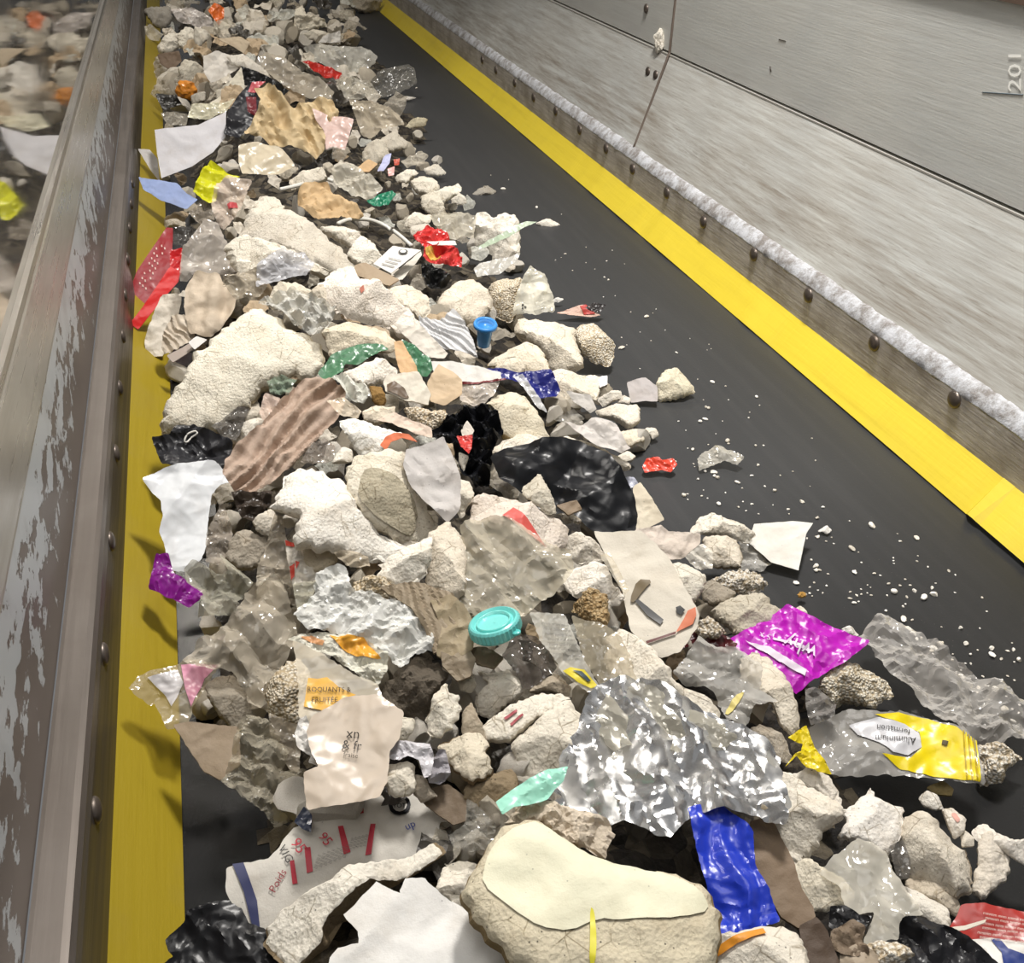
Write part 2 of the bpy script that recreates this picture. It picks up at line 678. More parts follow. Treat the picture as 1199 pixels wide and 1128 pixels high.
def TX(o, name, hx, s, x, y, size, ang=0.0, up=0.0022, flip=1):
    """lettering on the surface of o: baseline start (x, y) in the photograph, size and angle as seen there"""
    fr, zf, ring, sz = o_ctx[o.name]
    V, F = text_shape(s)
    a = math.radians(ang)
    verts = []
    for (u, v) in V:
        px = x + (u * math.cos(a) - flip * v * math.sin(a) * -1 * -1) * size
        py = y + (u * math.sin(a) * -1 - v * math.cos(a)) * size
        px = x + (u * math.cos(a) - v * math.sin(a)) * size
        py = y - (u * math.sin(a) + v * math.cos(a)) * size
        q = fr.to2(px, py)
        verts.append((q[0], q[1], zf(*q) + up))
    return mesh_obj(name, verts, F, mat('ink', hx), o, smooth=False)


def tube(name, P, r, m, seg=8, parent=None):
    verts, faces = [], []
    n = len(P)
    for i, p in enumerate(P):
        d = (P[min(i + 1, n - 1)] - P[max(i - 1, 0)]).normalized()
        a = d.orthogonal().normalized()
        b = d.cross(a)
        for k in range(seg):
            t = 2 * math.pi * k / seg
            verts.append(p + a * r * math.cos(t) + b * r * math.sin(t))
    for i in range(n - 1):
        for k in range(seg):
            k2 = (k + 1) % seg
            faces.append((i * seg + k, i * seg + k2, (i + 1) * seg + k2, (i + 1) * seg + k))
    faces.append(tuple(reversed(range(seg))))
    faces.append(tuple((n - 1) * seg + k for k in range(seg)))
    return mesh_obj(name, [tuple(v) for v in verts], faces, m, parent)


def smooth_path(P, k=8):
    Q = []
    for i in range(len(P) - 1):
        a, b, c, d = P[max(i - 1, 0)], P[i], P[i + 1], P[min(i + 2, len(P) - 1)]
        for j in range(k):
            t = j / k
            Q.append(0.5 * ((2 * b) + (c - a) * t + (2 * a - 5 * b + 4 * c - d) * t * t + (3 * b - a - 3 * c + d) * t ** 3))
    Q.append(P[-1])
    return Q


def cord(name, cat, label, kind, hx, path, r, lift=0.02):
    P = smooth_path([hit(x, y, lift) for x, y in pts(path)])
    return tag(tube(name, P, r, mat(kind, hx)), label, cat)


def box(name, lo, hi, m, parent=None, bevel=0.0):
    bm = bmesh.new()
    bmesh.ops.create_cube(bm, size=1.0)
    for v in bm.verts:
        v.co = Vector(((lo[i] + hi[i]) / 2 + v.co[i] * (hi[i] - lo[i]) for i in range(3)))
    if bevel:
        bmesh.ops.bevel(bm, geom=list(bm.edges), offset=bevel, segments=2, profile=0.7, affect='EDGES')
    me = bpy.data.meshes.new(name)
    bm.to_mesh(me)
    bm.free()
    me.materials.append(m)
    o = bpy.data.objects.new(name, me)
    col.objects.link(o)
    if parent is not None:
        o.parent = parent
    return o


def sweep_y(name, prof, y0, y1, ny, m, parent=None, wob=None, closed=True, smooth=False):
    """a cross-section (x, z) carried along the belt"""
    verts, faces = [], []
    n = len(prof)
    for i in range(ny + 1):
        y = y0 + (y1 - y0) * i / ny
        for k, (x, z) in enumerate(prof):
            if wob:
                x, z = wob(k, x, y, z)
            verts.append((x, y, z))
    for i in range(ny):
        for k in range(n if closed else n - 1):
            k2 = (k + 1) % n
            faces.append((i * n + k, (i + 1) * n + k, (i + 1) * n + k2, i * n + k2))
    if closed:
        faces.append(tuple(range(n)))
        faces.append(tuple(ny * n + k for k in reversed(range(n))))
    o = mesh_obj(name, verts, faces, m, parent, smooth=smooth)
    return o
# ================================================================== the setting
Y0, Y1 = 0.12, 13.0


def m_belt():
    nt = NT('belt_rubber')
    v = nt.coords((1, 1, 1), True)
    st = nt.coords((14, 0.6, 1), True)
    dust = nt.ramp(nt.noise(st, 3, 5), 0.45, 0.8)
    g = nt.n('ShaderNodeNewGeometry')
    sp = nt.n('ShaderNodeSeparateXYZ')
    nt.l(g.outputs['Position'], sp.inputs[0])
    lane = nt.math('MULTIPLY', nt.ramp(sp.outputs['X'], 0.05, 0.35), nt.ramp(sp.outputs['Y'], 0.75, 1.35, 0.12, 1.0))         # pale lane: dust with painted sheen, darker left for the gap's shade
    c0 = nt.mix(lane, (0.007, 0.007, 0.007, 1), (0.04, 0.041, 0.043, 1))
    c = nt.mix(nt.math('MULTIPLY', nt.math('MULTIPLY', dust, 0.45), lane), c0, (0.066, 0.066, 0.067, 1))
    spk = nt.math('MULTIPLY', nt.ramp(nt.voro(v, 120), 0.03, 0.08, 1, 0), nt.ramp(nt.noise(v, 6), 0.45, 0.6))
    c = nt.mix(nt.math('MULTIPLY', spk, 0.35), c, (0.4, 0.39, 0.36, 1))
    return nt.done(nt.bsdf(c, nt.ramp(lane, 0, 1, 0.27, 0.45), 0, 0.4, nt.noise(v, 220, 3), 0.12, 0.002))


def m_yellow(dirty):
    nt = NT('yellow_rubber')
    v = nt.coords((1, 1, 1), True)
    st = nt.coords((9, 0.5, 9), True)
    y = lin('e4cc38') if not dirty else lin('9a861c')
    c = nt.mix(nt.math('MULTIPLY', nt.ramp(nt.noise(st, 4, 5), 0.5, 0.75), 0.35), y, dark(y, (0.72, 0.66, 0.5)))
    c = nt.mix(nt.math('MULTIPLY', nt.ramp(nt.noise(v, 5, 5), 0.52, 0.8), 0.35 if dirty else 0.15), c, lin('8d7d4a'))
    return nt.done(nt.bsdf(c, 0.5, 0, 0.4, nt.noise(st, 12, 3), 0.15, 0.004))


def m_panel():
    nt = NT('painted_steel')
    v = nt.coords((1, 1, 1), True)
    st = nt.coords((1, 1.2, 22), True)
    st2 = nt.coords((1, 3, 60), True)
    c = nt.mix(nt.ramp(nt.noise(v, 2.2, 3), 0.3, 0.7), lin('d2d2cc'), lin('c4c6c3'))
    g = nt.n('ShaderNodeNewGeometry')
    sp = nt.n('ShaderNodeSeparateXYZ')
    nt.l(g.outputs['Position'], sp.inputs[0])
    low = nt.math('MULTIPLY', nt.ramp(sp.outputs['Z'], 0.27, 0.3, 1.0, 0.62), nt.ramp(sp.outputs['Z'], 0.42, 0.44, 1.0, 0.35))  # brown dirt on the lower panels, deepened to paint the shading at the fold
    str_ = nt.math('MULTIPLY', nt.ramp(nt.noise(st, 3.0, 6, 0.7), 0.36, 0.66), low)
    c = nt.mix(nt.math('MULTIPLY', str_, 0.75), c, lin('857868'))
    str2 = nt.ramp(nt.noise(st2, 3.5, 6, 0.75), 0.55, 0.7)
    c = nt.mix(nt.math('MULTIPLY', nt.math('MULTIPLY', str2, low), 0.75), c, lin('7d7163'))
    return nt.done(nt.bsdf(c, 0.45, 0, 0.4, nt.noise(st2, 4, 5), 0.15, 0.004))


def m_wear():
    nt = NT('worn_plate')
    st = nt.coords((1, 2.2, 40), True)
    v = nt.coords((1, 1, 1), True)
    c = nt.mix(nt.ramp(nt.noise(st, 3, 6, 0.75), 0.35, 0.6), lin('a59d96'), lin('cdc7c0'))
    c = nt.mix(nt.ramp(nt.noise(st, 7, 6, 0.8), 0.56, 0.62), c, lin('d8d5cd'))
    c = nt.mix(nt.math('MULTIPLY', nt.ramp(nt.noise(v, 9, 4), 0.45, 0.7), 0.6), c, lin('7d7163'))
    return nt.done(nt.bsdf(c, 0.5, 0.2, 0.5, nt.noise(st, 5, 5), 0.4, 0.004))


def m_ridge():
    nt = NT('chalky_ridge')
    v = nt.coords((1, 1, 1), True)
    c = nt.mix(nt.ramp(nt.noise(v, 26, 6, 0.75), 0.42, 0.62), lin('cfd1d6'), lin('8f8a86'))
    return nt.done(nt.bsdf(c, 0.8, 0, 0.3, nt.noise(v, 60, 5, 0.8), 0.7, 0.006))


def m_steel(hx, rough=0.4, metal=0.75):
    nt = NT('steel_' + hx)
    v = nt.coords((1, 1, 1), True)
    st = nt.coords((30, 1.0, 30), True)
    c = nt.mix(nt.math('MULTIPLY', nt.ramp(nt.noise(v, 7, 5), 0.4, 0.8), 0.5), lin(hx), dark(lin(hx), (0.6, 0.55, 0.5)))
    r = nt.ramp(nt.noise(st, 3, 4), 0.3, 0.7, rough * 0.8, rough * 1.25)
    return nt.done(nt.bsdf(c, r, metal, 0.5, nt.noise(st, 4, 3), 0.06, 0.003))


def m_peel():
    nt = NT('peeling_paint')
    v = nt.coords((1, 5.0, 9), True)
    v2 = nt.coords((1, 1, 1), True)
    g = nt.n('ShaderNodeNewGeometry')
    sp = nt.n('ShaderNodeSeparateXYZ')
    nt.l(g.outputs['Position'], sp.inputs[0])
    hgt = nt.ramp(sp.outputs['Z'], 0.2, 0.39, -0.13, 0.18)
    msk = nt.ramp(nt.math('ADD', nt.noise(v, 3.2, 7, 0.62), hgt), 0.535, 0.555)
    c = nt.mix(msk, lin('6a615b'), lin('b4b8bb'))
    c = nt.mix(nt.math('MULTIPLY', nt.ramp(nt.noise(v2, 10, 5), 0.5, 0.8), 0.4), c, lin('5c544f'))
    return nt.done(nt.bsdf(c, 0.4, 0.15, 0.5, msk, 0.5, 0.003))


def m_glass():
    nt = NT('grimy_glass')
    v = nt.coords((1, 1, 1), True)
    st = nt.coords((1, 2.0, 6), True)
    dirt = nt.ramp(nt.noise(st, 2.0, 6, 0.65), 0.42, 0.75)
    body = nt.bsdf(nt.mix(dirt, lin('4a4743'), lin('7c766d')), 0.6, 0, 0.3)
    gl = nt.n('ShaderNodeBsdfGlossy')
    gl.inputs['Color'].default_value = (0.86, 0.85, 0.83, 1)
    nt.l(nt.ramp(dirt, 0, 1, 0.03, 0.09), gl.inputs['Roughness'])
    lw = nt.n('ShaderNodeLayerWeight')
    lw.inputs['Blend'].default_value = 0.55
    f = nt.ramp(lw.outputs['Facing'], 0.2, 0.95, 0.25, 0.8)
    ms = nt.n('ShaderNodeMixShader')
    nt.l(f, ms.inputs[0])
    nt.l(body, ms.inputs[1])
    nt.l(gl.outputs[0], ms.inputs[2])
    return nt.done(ms.outputs[0])


belt = box('conveyor_belt', (-0.24, Y0, -0.014), (1.24, Y1, 0.0), m_belt())
tag(belt, 'wide black rubber conveyor belt carrying the waste between the yellow skirts', 'conveyor belt')


def wob_r(k, x, y, z):
    if k in (0, 3):                             # ragged lower edge with one torn notch
        e = 0.006 * noise.noise(Vector((y * 5, 3.3, 0))) + 0.003 * noise.noise(Vector((y * 17, 1, 0)))
        yn = at_z(1128, 610, 0).y
        if y < yn:
            e += 0.010
        e += 0.010 * math.exp(-((y - yn + 0.008) / 0.012) ** 2)
        return x - e * 0.7 + 0.006, z + e * 0.7 + 0.001
    return x, z


def skirt(name, sx, x0, wob, m, label):
    x1 = x0 + sx * 0.066
    n = 0.0042
    prof = [(x0, 0.002), (x1, 0.068), (x1 + sx * n, 0.068 - n), (x0 + sx * n * 2, 0.001)]
    if sx < 0:
        prof = [prof[0], prof[3], prof[2], prof[1]]
    w = None
    if wob:
        def w(k, x, y, z):
            if k in (0, 3):
                return wob(k, x, y, z)
            return x, z
    o = sweep_y(name, prof, Y0, Y1, 900 if wob else 260, m, wob=w)
    return tag(o, label, 'rubber skirt')


skirt('rubber_skirt', 1, 1.143, wob_r, m_yellow(False), 'clean bright yellow rubber skirt strip along the bare side of the belt')
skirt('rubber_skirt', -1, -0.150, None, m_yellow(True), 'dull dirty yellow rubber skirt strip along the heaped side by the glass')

# ---- wall on the glass side
steel_d = m_steel('5a534e', 0.42, 0.6)
steel_l = m_steel('6f6862', 0.45, 0.6)
wl = sweep_y('wall_left', [(-0.214, 0.05), (-0.214, 0.185), (-0.222, 0.185), (-0.222, 0.05)], Y0, Y1, 2, steel_d)
tag(wl, kind='structure')


def bolt(parent, x, y, z, sx, r, m):
    """low carriage-bolt head standing out of a wall plate"""
    verts, faces = [], []
    N = 14
    rings = [(1.0, 0.0), (1.0, 0.15), (0.8, 0.34), (0.45, 0.46)]
    for (rr, h) in rings:
        for k in range(N):
            a = 2 * math.pi * k / N
            verts.append((x - sx * h * r, y + r * rr * math.cos(a), z + r * rr * math.sin(a)))
    verts.append((x - sx * r * 0.5, y, z))
    for i in range(len(rings) - 1):
        for k in range(N):
            k2 = (k + 1) % N
            faces.append((i * N + k, i * N + k2, (i + 1) * N + k2, (i + 1) * N + k))
    for k in range(N):
        faces.append(((len(rings) - 1) * N + k, (len(rings) - 1) * N + (k + 1) % N, len(verts) - 1))
    return mesh_obj('bolt', verts, faces, m, parent)


bolt_m = m_steel('6d645d', 0.4, 0.7)
for (px, py) in pts("111,949 121,766 129,634 135,531 139,453 143,393 146,345 148,300 150,262 151,230 152,203"):
    p = at_x(px, py, -0.214)
    bolt(wl, -0.214, p.y, max(0.105, min(0.155, p.z)), -1, 0.0145, bolt_m)
lg = sweep_y('trim_1', [(-0.212, 0.168), (-0.2125, 0.186), (-0.216, 0.194), (-0.222, 0.197), (-0.246, 0.199), (-0.25, 0.199), (-0.25, 0.168)],
             Y0, Y1, 2, steel_l, smooth=False)
tag(lg, kind='structure')
pl = sweep_y('trim_2', [(-0.2515, 0.199), (-0.2515, 0.385), (-0.262, 0.385), (-0.262, 0.199)], Y0, Y1, 2, m_peel())
tag(pl, kind='structure')
win = sweep_y('window_1', [(-0.248, 0.385), (-0.247, 0.392), (-0.247, 0.484), (-0.249, 0.492), (-0.275, 0.492), (-0.275, 0.385)], Y0, Y1, 2,
              m_steel('a9a6a0', 0.3, 0.4))
tag(win, kind='structure')
sweep_y('window_pane', [(-0.256, 0.49), (-0.256, 1.9), (-0.266, 1.9), (-0.266, 0.49)], Y0, Y1, 2, m_glass(), win)
sweep_y('window_bead', [(-0.2485, 0.488), (-0.2465, 0.494), (-0.2485, 0.5), (-0.2565, 0.5), (-0.2565, 0.488)], Y0, Y1, 2, m_steel('9a958d', 0.3, 0.7), win)

# ---- wall on the bare side
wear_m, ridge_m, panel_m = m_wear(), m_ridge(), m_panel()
wr = sweep_y('wall_right', [(1.206, 0.045), (1.212, 0.045), (1.22, 0.15), (1.206, 0.15)][::-1], Y0, Y1, 2, wear_m)
tag(wr, kind='structure')
for (px, py) in pts("565,70 581,82 603,97 625,114 651,130 679,152 710,174 741,198 781,226 824,260 883,298 947,346 1024,402 1118,468"):
    p = at_x(px, py, 1.206)
    bolt(wr, 1.206, p.y, p.z, 1, 0.0165, bolt_m)


def wob_ridge(k, x, y, z):
    q = noise.noise(Vector((y * 22, k * 0.8, 0))) * 0.0035 + noise.noise(Vector((y * 70, k * 1.7, 4))) * 0.002
    return x - abs(q) if k in (1, 2, 3) else x, z + q


rd = sweep_y('trim_3', [(1.206, 0.147), (1.206, 0.151), (1.214, 0.163), (1.223, 0.174), (1.240, 0.18), (1.262, 0.147)][::-1], Y0, 9.0, 1400, ridge_m,
             wob=lambda k, x, y, z: wob_ridge(5 - k, x, y, z), smooth=True)
tag(rd, kind='structure')
seam_y = at_x(757, 165, 1.27).y


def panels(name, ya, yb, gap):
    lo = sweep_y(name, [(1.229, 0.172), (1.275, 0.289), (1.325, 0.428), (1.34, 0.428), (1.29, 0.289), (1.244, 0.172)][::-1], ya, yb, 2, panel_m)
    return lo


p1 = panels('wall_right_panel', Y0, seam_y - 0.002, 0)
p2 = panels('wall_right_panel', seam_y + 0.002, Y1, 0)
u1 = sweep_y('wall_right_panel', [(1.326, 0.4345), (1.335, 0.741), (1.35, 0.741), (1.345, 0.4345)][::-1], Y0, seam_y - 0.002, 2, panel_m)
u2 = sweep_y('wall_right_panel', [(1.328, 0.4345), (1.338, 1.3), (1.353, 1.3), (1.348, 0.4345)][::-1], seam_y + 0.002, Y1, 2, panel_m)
for o in (p1, p2, u1, u2):
    tag(o, kind='structure')
    o.parent = wr
lip = sweep_y('panel_lip', [(1.3225, 0.4255), (1.3225, 0.4285), (1.346, 0.4285), (1.346, 0.4255)][::-1], Y0, Y1, 2, m_steel('cfcdc6', 0.4, 0.3), wr)
rail = sweep_y('panel_rail', [(1.325, 0.742), (1.325, 0.83), (1.37, 0.83), (1.37, 0.742)][::-1], Y0, seam_y - 0.0, 2, m_steel('6e5d52', 0.5, 0.3), wr)
bk = sweep_y('panel_backing', [(1.345, 0.2), (1.345, 1.3), (1.36, 1.3), (1.36, 0.2)][::-1], Y0, Y1, 2, m_steel('0c0b0a', 0.8, 0.0), wr)
# vertical weld seam and its bolts
st_m = m_steel('7b6f66', 0.5, 0.3)
PROF = [(1.334, 0.741), (1.326, 0.4345), (1.3235, 0.428), (1.275, 0.289), (1.229, 0.172)]


def on_panel(px, py):
    x = 1.3
    for _ in range(12):
        p = at_x(px, py, x)
        for (x1, z1), (x0, z0) in zip(PROF, PROF[1:]):
            if z0 <= p.z <= z1:
                x = x0 + (x1 - x0) * (p.z - z0) / (z1 - z0)
    return at_x(px, py, x)


tube('weld_seam', smooth_path([Vector((x - 0.001, seam_y + 0.006 * math.sin(z * 31), z)) for x, z in PROF], 6), 0.0042, st_m, 8, wr)
for (px, py) in ((757, 10), (759, 84), (768, 88), (741, 156), (749, 161)):
    p = on_panel(px, py)
    bolt(wr, p.x, p.y, p.z, 1, 0.014, bolt_m)


def lump(parent, name, c, r, m, seed):
    bm = bmesh.new()
    bmesh.ops.create_icosphere(bm, subdivisions=3, radius=1.0)
    for v in bm.verts:
        v.co *= 1 + 0.35 * noise.noise(v.co * 1.7 + Vector((seed, 0, 0))) + 0.2 * noise.noise(v.co * 4 + Vector((0, seed, 0)))
        v.co = Vector((v.co.x * r[0], v.co.y * r[1], v.co.z * r[2]))
    me = bpy.data.meshes.new(name)
    bm.to_mesh(me)
    bm.free()
    me.materials.append(m)
    o = bpy.data.objects.new(name, me)
    col.objects.link(o)
    o.location = c
    if parent is not None:
        o.parent = parent
    return o


p = at_x(772, 48, 1.322)
lump(wr, 'stuck_foam', Vector((1.322, p.y, p.z)), (0.016, 0.022, 0.03), mat('foam', 'e4ddcc'), 3)
# scratched number on the upper panel and a dark scuff
V, F = text_shape('201')
vs = []
for (u, v) in V:
    q = on_panel(1196 - v * 22, 108 - u * 34)
    vs.append((q.x - 0.001, q.y, q.z))
mesh_obj('scratched_number', vs, F, mat('ink', 'fbfbf5'), wr, smooth=False)
for k, (a, b, hx, r) in enumerate((((1150, 108), (1198, 111), '5d6a72', 0.0009), ((912, 46), (920, 48), '5b5650', 0.0012), ((902, 78), (903, 84), '3b3632', 0.002))):
    pa, pb = on_panel(*a), on_panel(*b)
    tube('scuff_mark', [pa, (pa + pb) / 2, pb], r, mat('ink', hx), 6, wr)

# ---- the packed refuse under the visible pieces
def m_core():
    nt = NT('packed_refuse')
    v = nt.coords((1, 1, 1), True)
    o = nt.n('ShaderNodeTexVoronoi', feature='F1')
    o.inputs['Scale'].default_value = 42
    nt.l(v, o.inputs['Vector'])
    sp = nt.n('ShaderNodeSeparateColor')
    nt.l(o.outputs['Color'], sp.inputs[0])
    c = nt.mix(nt.ramp(sp.outputs[0], 0.35, 0.75), lin('1d1a17'), lin('625a4c'))  # near-black tones paint the shade in the gaps between pieces
    c = nt.mix(nt.ramp(sp.outputs[1], 0.75, 0.8), c, lin('1d1b1a'))
    c = nt.mix(nt.math('MULTIPLY', nt.ramp(nt.noise(v, 60, 5), 0.4, 0.7), 0.7), c, lin('3a332b'))
    return nt.done(nt.bsdf(c, 0.75, 0, 0.3, nt.noise(v, 90, 5), 0.8, 0.006))


verts, faces = [], []
nx, ny = 90, 230
for j in range(ny + 1):
    y = 0.42 * (8.6 / 0.42) ** (j / ny)
    for i in range(nx + 1):
        x = -0.147 + 1.2 * i / nx
        h = heap(x, y)
        z = h - 0.04
        if h > 0.02:
            q = Vector((x, y, 0))
            z += 0.02 * (0.6 - noise.voronoi(q / 0.05)[0][0]) + 0.012 * noise.noise(q / 0.02)
        verts.append((x, y, min(max(z, 0.001), 0.3)))
for j in range(ny):
    for i in range(nx):
        a = j * (nx + 1) + i
        q = (a, a + 1, a + nx + 2, a + nx + 1)
        if max(verts[k][2] for k in q) > 0.003:
            faces.append(q)
core = mesh_obj('packed_refuse', verts, faces, m_core(), smooth=False)
tag(core, 'crushed refuse packed under the pieces of the heap, darkened for the shade in the gaps', 'refuse', kind='stuff')

# ---- unseen slab added over the far bare side to shade belt, skirt and wall
shade_slab = sweep_y('overhead_shade', [(0.66, 1.62), (1.9, 1.62), (1.9, 1.8), (0.66, 1.8)], 3.2, 10.5, 2, m_steel('8a8680', 0.5, 0.3))
tag(shade_slab, kind='structure')

# ---- lamps
def area(name, loc, target, sx, sy, power, colr):
    d = bpy.data.lights.new(name, 'AREA')
    d.shape = 'RECTANGLE'
    d.size, d.size_y = sx, sy
    d.energy = power
    d.color = colr
    o = bpy.data.objects.new(name, d)
    col.objects.link(o)
    o.location = loc
    o.rotation_euler = (Vector(target) - Vector(loc)).to_track_quat('-Z', 'Y').to_euler()
    return o


area('ceiling_lamp', (0.9, 1.8, 2.8), (0.5, 1.7, 0), 0.45, 0.35, 80, (1.0, 0.96, 0.91))
area('ceiling_lamp', (0.2, 5.2, 3.0), (0.2, 5.0, 0), 0.6, 0.4, 40, (1.0, 0.94, 0.85))
area('ceiling_lamp', (0.0, 0.4, 3.4), (0.7, 1.6, 0), 1.6, 1.2, 22, (1.0, 0.97, 0.93))
w = bpy.data.worlds.new('hall')
scn.world = w
w.use_nodes = True
w.node_tree.nodes['Background'].inputs[0].default_value = (0.95, 0.97, 1.0, 1)
w.node_tree.nodes['Background'].inputs[1].default_value = 0.15
scn.view_settings.view_transform = 'Standard'
scn.view_settings.look = 'None'
scn.view_settings.exposure = 0.3
scn.view_settings.gamma = 1.0
scn.view_settings.use_curve_mapping = False
scn.cycles.transparent_max_bounces = 32
scn.cycles.max_bounces = 8
# ================================================================== the waste, nearest first
CR, WH, TN, GY = 'e9dfcb', 'efeae0', 'cdbfa6', 'b9b3a8'

# ---- nearest the camera
o = I('foam_block', 'foam block', 'large pale yellow foam block with a smooth cut face, nearest and biggest of the heap', 'foam', 'd9cba6',
      '592,962 631,952 659,975 694,995 736,1009 785,1012 820,1028 838,1056 838,1088 822,1140 760,1160 640,1150 600,1112 561,1070 547,1039 561,1014',
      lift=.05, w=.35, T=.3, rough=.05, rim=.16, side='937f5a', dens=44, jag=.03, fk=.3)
D(o, 'cut_face', 'efecd0', '578,985 606,964 632,956 662,980 700,1001 785,1017 822,1036 834,1060 800,1072 735,1078 700,1074 668,1090 632,1088 600,1066 564,1036 568,1008', 'paper', .002,
  'smooth pale cut face', True)
D(o, 'yellow_stain', 'd8cf3a', '691,1062 696,1066 699,1100 697,1128 690,1128 691,1095', 'ink', .003, 'yellow streak', True)
I('foam_crust', 'foam piece', 'crumbly beige foam crust behind the yellow block, touching the silver foil', 'foam', 'd8c6ab',
  '594,957 612,938 640,934 668,943 702,950 716,968 702,990 662,982 634,960', lift=.045, w=.5, T=.35, rough=.28)
crt = I('carton', 'carton', 'crushed white printed carton with red bars and a round black emblem', 'paper', 'd5d0c6',
        '273,1018 288,1012 321,1007 345,972 366,961 399,944 455,932 486,935 515,945 542,962 507,968 507,1000 420,1050 330,1075 306,1088 293,1085 273,1045',
        lift=.015, w=.42, bend=((400, 940), (430, 1050), .12), cr=.03, dens=46, th=.001)
for q in ('396,970 402,969 411,1002 403,1005', '434,967 440,967 435,1004 428,1006', '357,996 364,995 367,1024 360,1026', '340,1011 345,1010 349,1037 343,1038'):
    D(crt, 'red_bar', 'b3283a', q)
D(crt, 'red_roof', '9c2a2c', '401,950 408,944 425,941 426,953 404,957')
D(crt, 'blue_edge', '2c3158', '273,1015 286,1013 293,1032 301,1055 304,1086 295,1085 286,1046', up=.002)
circ = [(468 + 13 * math.cos(a / 12 * 6.283), 945 + 13 * math.sin(a / 12 * 6.283)) for a in range(12)]
e_ = D(crt, 'round_emblem', '15151a', circ, up=.0022)
circ = [(468 + 8.5 * math.cos(a / 12 * 6.283), 945 + 8.5 * math.sin(a / 12 * 6.283)) for a in range(12)]
D(crt, 'emblem_centre', 'dedad2', circ, up=.0034)
TX(crt, 'printed_lettering', '15151a', 'TOT', 460, 949, 7.5, 0, .0046)
TX(crt, 'printed_lettering', 'b3283a', '95', 372, 983, 17, -52, .003)
TX(crt, 'printed_lettering', 'b3283a', '95', 340, 990, 19, -55, .003)
TX(crt, 'printed_lettering', '2a2522', 'VIG', 326, 996, 14, -60, .003)
TX(crt, 'printed_lettering', '2b3a86', 'up', 476, 978, 13, 25, .003)
TX(crt, 'printed_lettering', '8b3038', 'Poids', 322, 1048, 13, 58, .003)
for k in range(7):
    TX(crt, 'small_print', '6a645e', '|||| || ||| ||', 371 + k * 5.5, 1022 - k * 2, 4.6, 72, .003)
    if k < 5:
        TX(crt, 'small_print', '6a645e', '|| ||| || ||||', 411 + k * 4.2, 1000 - k * 1.0, 4.0, 76, .003)
I('foam_block', 'foam block', 'thick foam slab with a rough cream top leaning on the printed carton', 'foam', 'ece4d2',
  '494,971 507,982 497,990 455,1016 431,1024 412,1043 378,1069 373,1089 355,1103 337,1116 307,1086 312,1067 330,1052 355,1041 381,1031 403,1013 431,1007 470,985',
  lift=.05, nrm=(-.15, -.1, 1), T=.5, rough=.05, rim=.05, side='8b7a60', dens=44, jag=.03, taper=.92)  # side brown mixes dirt with the shade of the near face
I('paper_sheet', 'paper', 'torn white paper sheet with jagged edge and a soft crease, nearest the camera', 'paper', 'f0eee9',
  '441,1033 468,1049 475,1031 498,1030 514,1045 552,1068 564,1083 606,1114 625,1150 380,1150 387,1122 395,1110 420,1106 420,1092 408,1079 402,1070',
  lift=.055, w=.45, cr=.035, lam=.6, soft=False, dens=44, th=.0009, fold=((450, 1128), (560, 1068), .5, .012))
I('foam_chunk', 'foam piece', 'small cream foam chunk between the torn white paper and the yellow block', 'foam', CR,
  '512,1040 520,1012 540,1004 562,1010 556,1030 552,1050 560,1068 540,1062', lift=.03)
I('plastic_bag', 'bag', 'black plastic bag bunched up beside the dull yellow skirt, nearest black one', 'poly', '1b1b1d',
  '196,1100 217,1083 223,1070 247,1062 268,1058 282,1068 290,1084 307,1090 322,1107 350,1125 360,1150 180,1150 190,1130 205,1118 200,1112',
  lift=.07, w=.5, cr=.09, dens=44)
I('plastic_bag', 'bag', 'folded royal blue plastic bag standing on end by the brown cardboard', 'poly', '2038b4',
  '808,951 841,942 852,951 880,976 883,1014 897,1039 911,1076 880,1086 842,1092 838,1062 824,1021 813,976', lift=.05, w=.45,
  fold=((840, 950), (880, 1080), .23, .03), cr=.055, dens=44)
o = I('foam_lump', 'foam piece', 'pale foam lump with an orange stripe below the blue bag', 'foam', 'e6dcc8',
      '822,1112 845,1093 904,1078 925,1084 939,1102 946,1140 815,1150', lift=.06, T=.4, rough=.06)
D(o, 'orange_stripe', 'd98f2e', '830,1110 862,1094 894,1085 897,1093 864,1104 832,1121', up=.003)
I('cardboard_strip', 'cardboard', 'long brown corrugated cardboard strip beside the blue bag', 'board', '7d6a55',
  '880,966 895,962 907,968 916,985 928,1008 937,1038 950,1059 954,1076 935,1084 914,1071 895,1036 884,1014', lift=.04, w=.5, cr=.03, th=.006)
I('cardboard_flap', 'cardboard', 'dark brown cardboard flap at the lower end of the long cardboard strip', 'board', '4a3a2c',
  '937,1086 956,1076 969,1093 983,1128 984,1145 945,1145', lift=.045, w=.5, th=.006)
I('foam_chunk', 'foam piece', 'cream foam boulder at the right end of the silver foil', 'foam', CR,
  '907,897 918,896 954,923 985,941 983,953 964,966 960,983 947,991 943,998 922,993 913,970 915,951 918,930', lift=.045, w=.45, T=.5)
I('foam_chunk', 'foam piece', 'foam piece half hidden between the foil-side boulder and the yellow bag tail', 'foam', 'eae0cf',
  '925,905 950,898 973,907 985,930 983,942 955,925', lift=.02, T=.4)
I('foam_square', 'foam piece', 'white squarish foam slab with torn top edge, under the grey film', 'foam', 'ece6dc',
  '983,979 996,957 988,945 1004,936 1013,930 1021,915 1027,930 1055,940 1059,949 1055,972 1038,998 1015,985', lift=.035, w=.45, T=.28, rough=.05, rim=.1)
